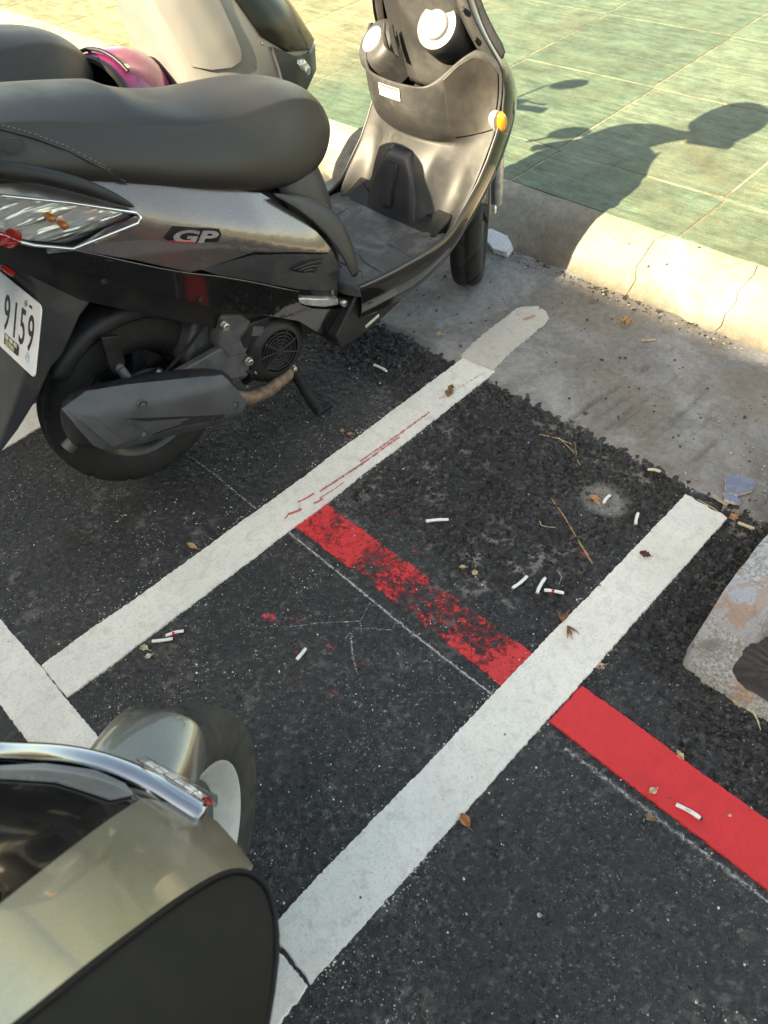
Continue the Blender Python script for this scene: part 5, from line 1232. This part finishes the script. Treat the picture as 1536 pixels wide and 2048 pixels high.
# closing body behind and below the shell
secs = []
for (y, hw, z0, z1) in ((.0,.10,.42,.47), (-.05,.17,.34,.52), (-.12,.20,.30,.58), (-.20,.20,.30,.60), (-.27,.18,.30,.62)):
    secs.append([l3((-.44+hw*math.cos(a), y, .5*(z0+z1)+.5*(z1-z0)*math.sin(a))) for a in np.linspace(0, 2*math.pi, 20, endpoint=False)])
loft('inner_shell', secs, M_BLKP, S3, close=True, cap=True, sub=1)
loft('legshield', [[(x, y, z) for y in (-.20,-.12,0,.12,.20)] for x, z in ((.80,.33), (.84,.42), (.86,.55), (.84,.70), (.80,.80))], M_BLKP, S3, solid=.02, sub=1)
secs = []
for b, hz in ((-.30,.016), (-.16,.022), (-.10,.05), (0,.06), (.10,.05), (.16,.022), (.30,.016)):
    secs.append([(.66+hz*1.1*math.cos(a)-.15*abs(b), b, .92+hz*math.sin(a)) for a in np.linspace(0, 2*math.pi, 14, endpoint=False)])
loft('handlebar_cover', secs, M_CHAMP, S3, close=True, cap=True, sub=1)

# ================================================================= CONCRETE BLOCK
def mat_block():
    m, N, L, b = newmat('peeling_painted_concrete')
    g = N.new('ShaderNodeTexCoord').outputs['Object']
    n1 = cn(N, L, g, 6, 6, .65, .6); n2 = cn(N, L, g, 9, 5, .6, 1.0); n3 = cn(N, L, g, 170, 4, .75); n4 = cn(N, L, g, 3.2, 5, .6, .5)
    c = ramp(N, L, n3.outputs['Fac'], [(.2, (.24,.235,.23)), (.55, (.42,.415,.405)), (.85, (.58,.575,.56))]).outputs[0]
    c = mixc(N, L, ramp(N, L, n1.outputs['Fac'], [(.50, 0), (.58, .8)]).outputs[0], c, (.42,.43,.46))
    c = mixc(N, L, ramp(N, L, n2.outputs['Fac'], [(.72, 0), (.76, .6)]).outputs[0], c, (.46,.27,.17))
    c = mixc(N, L, ramp(N, L, n4.outputs['Fac'], [(.66, 0), (.74, .8)]).outputs[0], c, (.20,.19,.18))
    L.new(c, b.inputs['Base Color']); b.inputs['Roughness'].default_value = .85
    ad = N.new('ShaderNodeMath'); ad.operation = 'ADD'; L.new(n3.outputs['Fac'], ad.inputs[0]); L.new(n1.outputs['Fac'], ad.inputs[1])
    bp = N.new('ShaderNodeBump'); bp.inputs['Strength'].default_value = .8; bp.inputs['Distance'].default_value = .003
    L.new(ad.outputs[0], bp.inputs['Height']); L.new(bp.outputs[0], b.inputs['Normal'])
    return m
bw, bd_, bh = .46, .60, .125
nx_, ny_ = 60, 74; Vb = []
for i in range(nx_+1):
    for j in range(ny_+1):
        x = -bw/2+bw*i/nx_; y = -bd_/2+bd_*j/ny_; z = bh
        ex = min(i, nx_-i)/nx_*bw; ey = min(j, ny_-j)/ny_*bd_; rad = .012
        e = min(ex, ey)
        if e < rad: z -= rad-math.sqrt(max(0, rad*rad-(rad-e)**2))
        if j < ny_/2: z = min(z, .012+ey*1.15+.02*ey)
        if e == 0: z = -.01
        Vb.append([x, y, z])
Vb = np.array(Vb); nz = fbm(Vb[:,0], Vb[:,1], 12, 91, 4)-.5; nz2 = fbm(Vb[:,0], Vb[:,1], 60, 92, 3)-.5
top_ = Vb[:,2] > 0
Vb[:,2] += np.where(top_, .006*nz+.005*nz2, 0)
cornr = np.hypot(Vb[:,0]+bw/2, Vb[:,1]+bd_/2); k = np.clip(1-cornr/.04, 0, 1); Vb[:,0] += k*.008; Vb[:,1] += k*.008
Vb[:,0] += .006*(fbm(Vb[:,1], Vb[:,2]*0, 9, 93, 3)-.5); Vb[:,1] += .007*(fbm(Vb[:,0], Vb[:,2]*0, 9, 94, 3)-.5)
block = mk('concrete_block', Vb, grid_faces(nx_+1, ny_+1), mat_block())
block.location = (.022,1.130,0); block.rotation_euler = (0,0,.03)
tag(block, 'rough concrete block with peeling grey, orange and black paint beside the white line', 'concrete block')
def blot(name, c, r0, mat, seed, z=.0026):
    r = np.random.default_rng(seed); n = 90; V = []
    ph = np.linspace(0, 2*math.pi, n, endpoint=False); rad = 1+.5*(fbm(np.cos(ph), np.sin(ph), 1.3, seed, 2)-.5)*2+.16*(fbm(np.cos(ph), np.sin(ph), 9, seed+3, 3)-.5)
    inside = Vb[:,2] > .005
    for rr in (.02, .15, .3, .45, .6, .75, .9, 1.0):
        for a, q in zip(ph, rad):
            x = c[0]+r0[0]*rr*q*math.cos(a); y = c[1]+r0[1]*rr*q*math.sin(a)
            d = np.hypot(Vb[:,0]-x, Vb[:,1]-y); d[~inside] = 9
            idx = np.argsort(d)[:9]; w_ = 1/(d[idx]+4e-3); V.append((x, y, float((Vb[idx,2]*w_).sum()/w_.sum())+z))
    return mk(name, V, grid_faces(8, n, False, True), mat, block)
blot('tar_patch', (-.075,-.248), (.064,.034), pm('black_tar', (.022,.022,.025), .6, var=.3, vscale=60, bump=.6, bscale=200), 5)

# ================================================================= LITTER
M_BUTT = pm('cigarette_paper', (.78,.77,.74), .8, var=.06, vscale=200)
M_BUTTC = pm('cigarette_filter', (.62,.52,.38), .85, var=.15, vscale=300)
M_ASH = pm('burnt_tip', (.04,.035,.03), .9)
def gz(x, y): return float(asphalt_fields(np.array([x]), np.array([y]))[0][0]) if y < 1.24 else 0.002
BUTTS = [((-.973,.188,-.947,.219), 0, 'white cigarette butt by the line, the lower of a pair'),
 ((-.963,.214,-.945,.244), 1, 'white cigarette butt with pink print, the upper of a pair by the line'),
 ((-.726,.356,-.731,.384), 0, 'short white cigarette butt alone on dark asphalt by chalk sketch'),
 ((-.773,.780,-.742,.811), 2, 'long white cigarette butt with frayed end near the worn red line'),
 ((-.525,.759,-.521,.801), 0, 'white cigarette butt left of the crossed pair near the white line'),
 ((-.481,.782,-.491,.822), 0, 'white cigarette butt standing upright-looking in the crossed pair'),
 ((-.475,.797,-.441,.816), 1, 'cigarette butt with red ring in the crossed pair'),
 ((-.519,1.067,-.522,1.096), 0, 'white cigarette butt in the sandy hollow'),
 ((-.435,1.061,-.448,1.091), 0, 'white cigarette butt between sandy hollow and white line end'),
 ((-.504,1.217,-.478,1.229), 3, 'tan cigarette butt at the asphalt edge of the gutter'),
 ((-.063,.595,-.024,.601), 4, 'white cigarette butt with burnt tip lying on the bright red line'),
 ((-.280,1.202,-.247,1.207), 3, 'crushed cigarette butt beside the broken blue-grey tile'),
 ((-1.254,1.093,-1.211,1.094), 2, 'white cigarette butt in the shade under the grey-brown scooter')]
for (x0, y0, x1, y1), kd, lb_ in BUTTS:
    z = max(gz(x0, y0), gz(x1, y1), -.001)+.0042
    if kd == 4: z = .0062
    a = Vector((x0, y0, z)); b = Vector((x1, y1, z+.001)); d = (b-a); ln = d.length; ax = d.normalized()
    rb = random.Random(int(abs(x0)*9000)); sx_ = ax.cross(Vector((0,0,1)))
    bend = rb.uniform(-.0022, .0022); pth = []; rd = []
    for t in np.linspace(0, 1, 9):
        pth.append(ax*ln*t+sx_*(bend*math.sin(math.pi*t)+rb.uniform(-.0002,.0002))+Vector((0,0,rb.uniform(0,.0004)))); rd.append((.0036+rb.uniform(-.0003,.0004))*(.9 if t in (0,1) else 1))
    o = tube('cigarette_butt', pth, rd, M_BUTT if kd != 3 else M_BUTTC, None, 10)
    o.location = a; o.scale.z = .85
    lathe('filter_end', [(-.0004,0), (-.0004,.0028)], (0,0,0), ax, M_BUTTC, o, 10)
    tag(o, lb_, 'cigarette butt', 'cigarette butts on the ground')
    if kd in (1,): lathe('red_ring', [(ln*.38,.0044), (ln*.52,.0044)], (0,0,0), ax, M_EMBR, o, 12)
    if kd == 4:
        lathe('burnt_end', [(ln,.0036), (ln+.003,.003), (ln+.003,0)], (0,0,0), ax, M_ASH, o, 12)
        for q in range(4):
            p = ax*ln*(.40+.06*q); box('print_mark', p+Vector((0,0,.0040)), (.0016,.0012,.0002), M_LBLK, o, Matrix.Rotation(math.atan2(ax.y, ax.x), 3, 'Z'), bev=0)
    if kd == 2: lathe('frayed_end', [(-.006,.0022), (-.004,.0045), (.002,.0040)], (0,0,0), ax, M_BUTT, o, 9, smooth=False)
def leaf(name, x, y, ln, wd, rz, col, label, cat='leaf', curl=.25, z=None, notch=0, parent=None):
    n = 9; V = []
    r = random.Random(int(abs(x*1e4))+int(abs(y*1e3)))
    for i in range(n):
        t = i/(n-1); hw = wd/2*math.sin(math.pi*min(.98, max(.03, t))**.9)*(1+r.uniform(-notch, notch))
        for s in (-1,-.5,0,.5,1):
            V.append((ln*(t-.5), hw*s, curl*wd*(abs(s)**2)+curl*ln*.35*(t-.5)**2+(.0008 if s else 0)+r.uniform(0, .0012)*notch*3))
    m = pm(name+'_tissue', col, .75, var=.25, vscale=120)
    o = mk(name, V, grid_faces(n, 5), m, parent, solid=.0004)
    o.location = (x, y, (gz(x, y) if z is None else z)+.0015); o.rotation_euler = (r.uniform(-.15,.15), r.uniform(-.15,.15), rz)
    if label: tag(o, label, cat)
    tube('stem', [(ln*.48,0,.001), (ln*.62,.001,.002), (ln*.75,.003,.001)], .0006, m, o, 5)
    return o
leaf('dry_leaf', -1.117,.388,.030,.012,.2,(.46,.30,.16),'curled tan leaf beside the white line by the rear tyre')
leaf('dry_leaf', -.293,.345,.026,.017,-.3,(.36,.16,.06),'orange-brown oval leaf on asphalt right of the long white line')
leaf('dry_leaf', -1.025,1.136,.040,.024,2.0,(.22,.12,.05),'torn brown leaf lying on the white line under the gutter', z=.003, notch=.5)
leaf('dry_leaf', -.376,1.001,.022,.016,.4,(.10,.03,.025),'small dark red leaf scrap on the right white line', z=.003, notch=.4)
leaf('dry_leaf', -1.209,1.302,.024,.017,.5,(.52,.40,.26),'pale beige leaf scrap on the gutter near the scooter', z=.003, notch=.5)
leaf('dry_leaf', -.101,.589,.016,.012,1.2,(.58,.42,.26),'tiny pale oval leaf on the bright red line', z=.003)
leaf('dry_leaf', -.102,.675,.020,.013,-.4,(.60,.45,.28),'cream leaf scrap at the upper edge of the bright red line', notch=.5)
leaf('dry_leaf', -.635,.734,.016,.012,.8,(.50,.38,.22),'yellowish leaf crumb beside the worn red line, left of two', notch=.5)
leaf('dry_leaf', -.607,.740,.015,.012,-.8,(.58,.44,.26),'cream leaf crumb beside the worn red line, right of two', notch=.5)
leaf('petal', -.971,.168,.020,.014,.3,(.52,.47,.28),'pale dry petal below the pair of butts, upper one', 'petal', notch=.5)
leaf('petal', -.949,.163,.014,.012,1.3,(.55,.52,.38),'pale round petal below the pair of butts, lower one', 'petal', notch=.3)
leaf('dry_leaf', -.294,1.222,.030,.016,.9,(.44,.22,.12),'crumpled orange leaf by the broken blue-grey tile', notch=.5)
leaf('dry_leaf', -.081,.550,.018,.013,.2,(.26,.17,.11),'small brown leaf just below the bright red line', notch=.4)
leaf('dry_leaf', -1.135,.859,.016,.008,-.7,(.50,.25,.15),'orange leaf scrap left of the white line, left of two', notch=.5)
leaf('dry_leaf', -1.112,.864,.016,.009,.5,(.52,.28,.18),'orange leaf scrap left of the white line, right of two', notch=.5)
leaf('dry_leaf', -.295,.733,.022,.012,1.1,(.50,.38,.24),'twisted cream leaf right of the long white line above red', notch=.6)
leaf('peel_scrap', -.546,1.075,.026,.012,.2,(.50,.24,.10),'orange peel scrap in the sandy hollow, left one', 'peel', notch=.4, z=-.008)
leaf('peel_scrap', -.536,1.068,.024,.010,-.3,(.56,.30,.14),'orange peel scrap in the sandy hollow beside the butt', 'peel', notch=.4, z=-.008)
def twig(name, pts, r, col, label, cat='twig', z=.003):
    P_ = [(x, y, z+(gz(x, y) if y < 1.24 else 0)) for x, y in pts]
    m = pm(name+'_bark', col, .8, var=.25, vscale=150)
    x0, y0, z0 = P_[0]
    o = tube(name, [(p[0]-x0, p[1]-y0, p[2]-z0) for p in P_], r, m, None, 6); o.location = P_[0]
    tag(o, label, cat); return o
twig('twig', [(-.623,1.015),(-.56,.984),(-.50,.95),(-.443,.916)], [.0012,.0017,.002,.0022], (.34,.21,.11), 'long straight brown stick left of the right white line')
twig('straw', [(-.762,1.163),(-.72,1.176),(-.683,1.179)], .0011, (.42,.30,.16), 'thin tan stem on the asphalt edge, uppermost of three', 'straw')
twig('straw', [(-.72,1.18),(-.67,1.165),(-.628,1.139)], .0012, (.36,.25,.13), 'forked tan stem pointing down from the gutter edge', 'straw')
twig('straw', [(-.705,1.211),(-.68,1.19),(-.640,1.145)], .0009, (.34,.26,.16), 'fine brown stem crossing the forked tan stem', 'straw')
twig('grass_blade', [(-.095,.824),(-.07,.829),(-.050,.828),(-.038,.82),(-.027,.809)], [.001,.0022,.0024,.0018,.0008], (.42,.46,.26), 'pale green bent grass blade below the concrete block', 'grass blade', z=.004)
twig('straw', [(-.377,1.211),(-.34,1.214),(-.311,1.207)], .001, (.45,.36,.22), 'thin straw at the end of the right white line', 'straw')
twig('straw', [(-.595,.942),(-.585,.934),(-.57,.936),(-.558,.946)], .0008, (.48,.42,.30), 'tiny curled straw left of the long brown stick', 'straw')
twig('straw', [(-.485,1.056-.2),(-.47,.85),(-.463,.83)], .0007, (.45,.36,.24), 'short fine straw near the crossed butts', 'straw')
# dead frond tuft on the white line
fr = empty('dead_frond', (-.400,.757,.003)); tag(fr, 'rust-brown dead frond tuft on the left edge of the right white line', 'frond')
M_FR = pm('frond_fibre', (.24,.10,.04), .8, var=.3, vscale=200)
for i in range(16):
    a = R_(120+random.uniform(-35, 35)) if i < 9 else R_(-25+random.uniform(-30, 30)); l = random.uniform(.014, .032)
    ox, oy = (-.004, .002) if i < 9 else (.010, .0)
    tube('leaflet', [(ox, oy, .003), (ox+l*.5*math.cos(a), oy+l*.5*math.sin(a), .006), (ox+l*math.cos(a), oy+l*math.sin(a), .002)], [.0014,.0017,.0006], M_FR, fr, 5)
tf = empty('dry_flower_tuft', (-.855,1.666,.002)); tag(tf, 'dry orange-brown flower tuft on the gutter', 'flower')
M_TF = pm('dry_petal', (.46,.26,.10), .8, var=.3, vscale=200)
for i in range(14):
    a = random.uniform(0, 6.28); l = random.uniform(.010, .026)
    tube('petal', [(0,0,.004), (l*.5*math.cos(a), l*.5*math.sin(a), .010), (l*math.cos(a), l*math.sin(a), .002)], [.0015,.0025,.0006], M_TF, tf, 5)
def shard(name, pts, z0, th, mat, matside, label, cat, tilt=(0,0)):
    c = np.mean(pts, 0); n0 = len(pts); P_ = []
    r = random.Random(len(label))
    for i in range(n0):
        a = np.array(pts[i])-c; b = np.array(pts[(i+1) % n0])-c
        for k in range(5): q = a+(b-a)*k/5; P_.append((q[0]+r.uniform(-.0015,.0015), q[1]+r.uniform(-.0015,.0015)))
    n = len(P_)
    V = [(x, y, 0) for x, y in P_]+[(x*.97, y*.97, th) for x, y in P_]
    o = mk(name, V, [tuple(range(n))]+[(i, (i+1) % n, n+(i+1) % n, n+i) for i in range(n)], matside, smooth=False)
    o.location = (c[0], c[1], z0); o.rotation_euler = (tilt[0], tilt[1], 0)
    mk('face', [(x*.965, y*.965, th+.0003) for x, y in P_], [tuple(range(n))], mat, o, smooth=False, solid=.0003)
    return tag(o, label, cat)
M_BLUE = pm('blue_grey_glaze', (.17,.19,.26), .25, var=.06, vscale=40)
M_CHIP = pm('pale_ceramic', (.55,.53,.50), .7)
shard('broken_tile', [(-.366,1.304),(-.352,1.318),(-.314,1.329),(-.300,1.312),(-.300,1.298),(-.318,1.268),(-.340,1.262)], .003, .008, M_BLUE, M_CHIP, 'larger broken blue-grey tile shard at the end of the right white line', 'tile shard', (.06,-.05))
shard('broken_tile', [(-.342,1.254),(-.326,1.262),(-.306,1.258),(-.300,1.248),(-.312,1.240),(-.330,1.236)], .004, .007, M_BLUE, M_CHIP, 'smaller blue-grey tile shard below the larger shard', 'tile shard', (-.12,.05))
M_FOAM = pm('white_foam', (.74,.75,.76), .85, var=.08, vscale=90, bump=.8, bscale=260)
shard('foam_scrap', [(-1.453,1.775),(-1.425,1.795),(-1.355,1.790),(-1.320,1.765),(-1.318,1.735),(-1.365,1.728),(-1.42,1.752)], .010, .022, M_FOAM, M_FOAM, 'broken white foam scrap against the kerb by the front tyre', 'foam', (.35,.0))
def stick_box(name, p0, p1, w_, h_, col, label, z):
    a = Vector((*p0, z)); b = Vector((*p1, z)); d = b-a
    V, F = boxgeo((0,0,0), (d.length, w_, h_)); o = mk(name, V, F, pm(name+'_wood', col, .8, var=.2, vscale=80), bev=.0008)
    o.location = (a+b)/2; o.rotation_euler = (0,0,math.atan2(d.y, d.x)); return tag(o, label, 'wood chip')
stick_box('wood_chip', (-.358,1.237), (-.320,1.234), .009, .003, (.36,.30,.24), 'flat brown wood chip left of the tile shards', .003)
stick_box('wood_chip', (-.774,1.618), (-.748,1.645), .007, .003, (.42,.32,.20), 'tan wood chip on the gutter below the flower tuft', .004)
stick_box('paper_scrap', (-1.06,1.535), (-1.075,1.50), .010, .001, (.42,.27,.17), 'faint brown paper scrap on the faded line end', .0065)
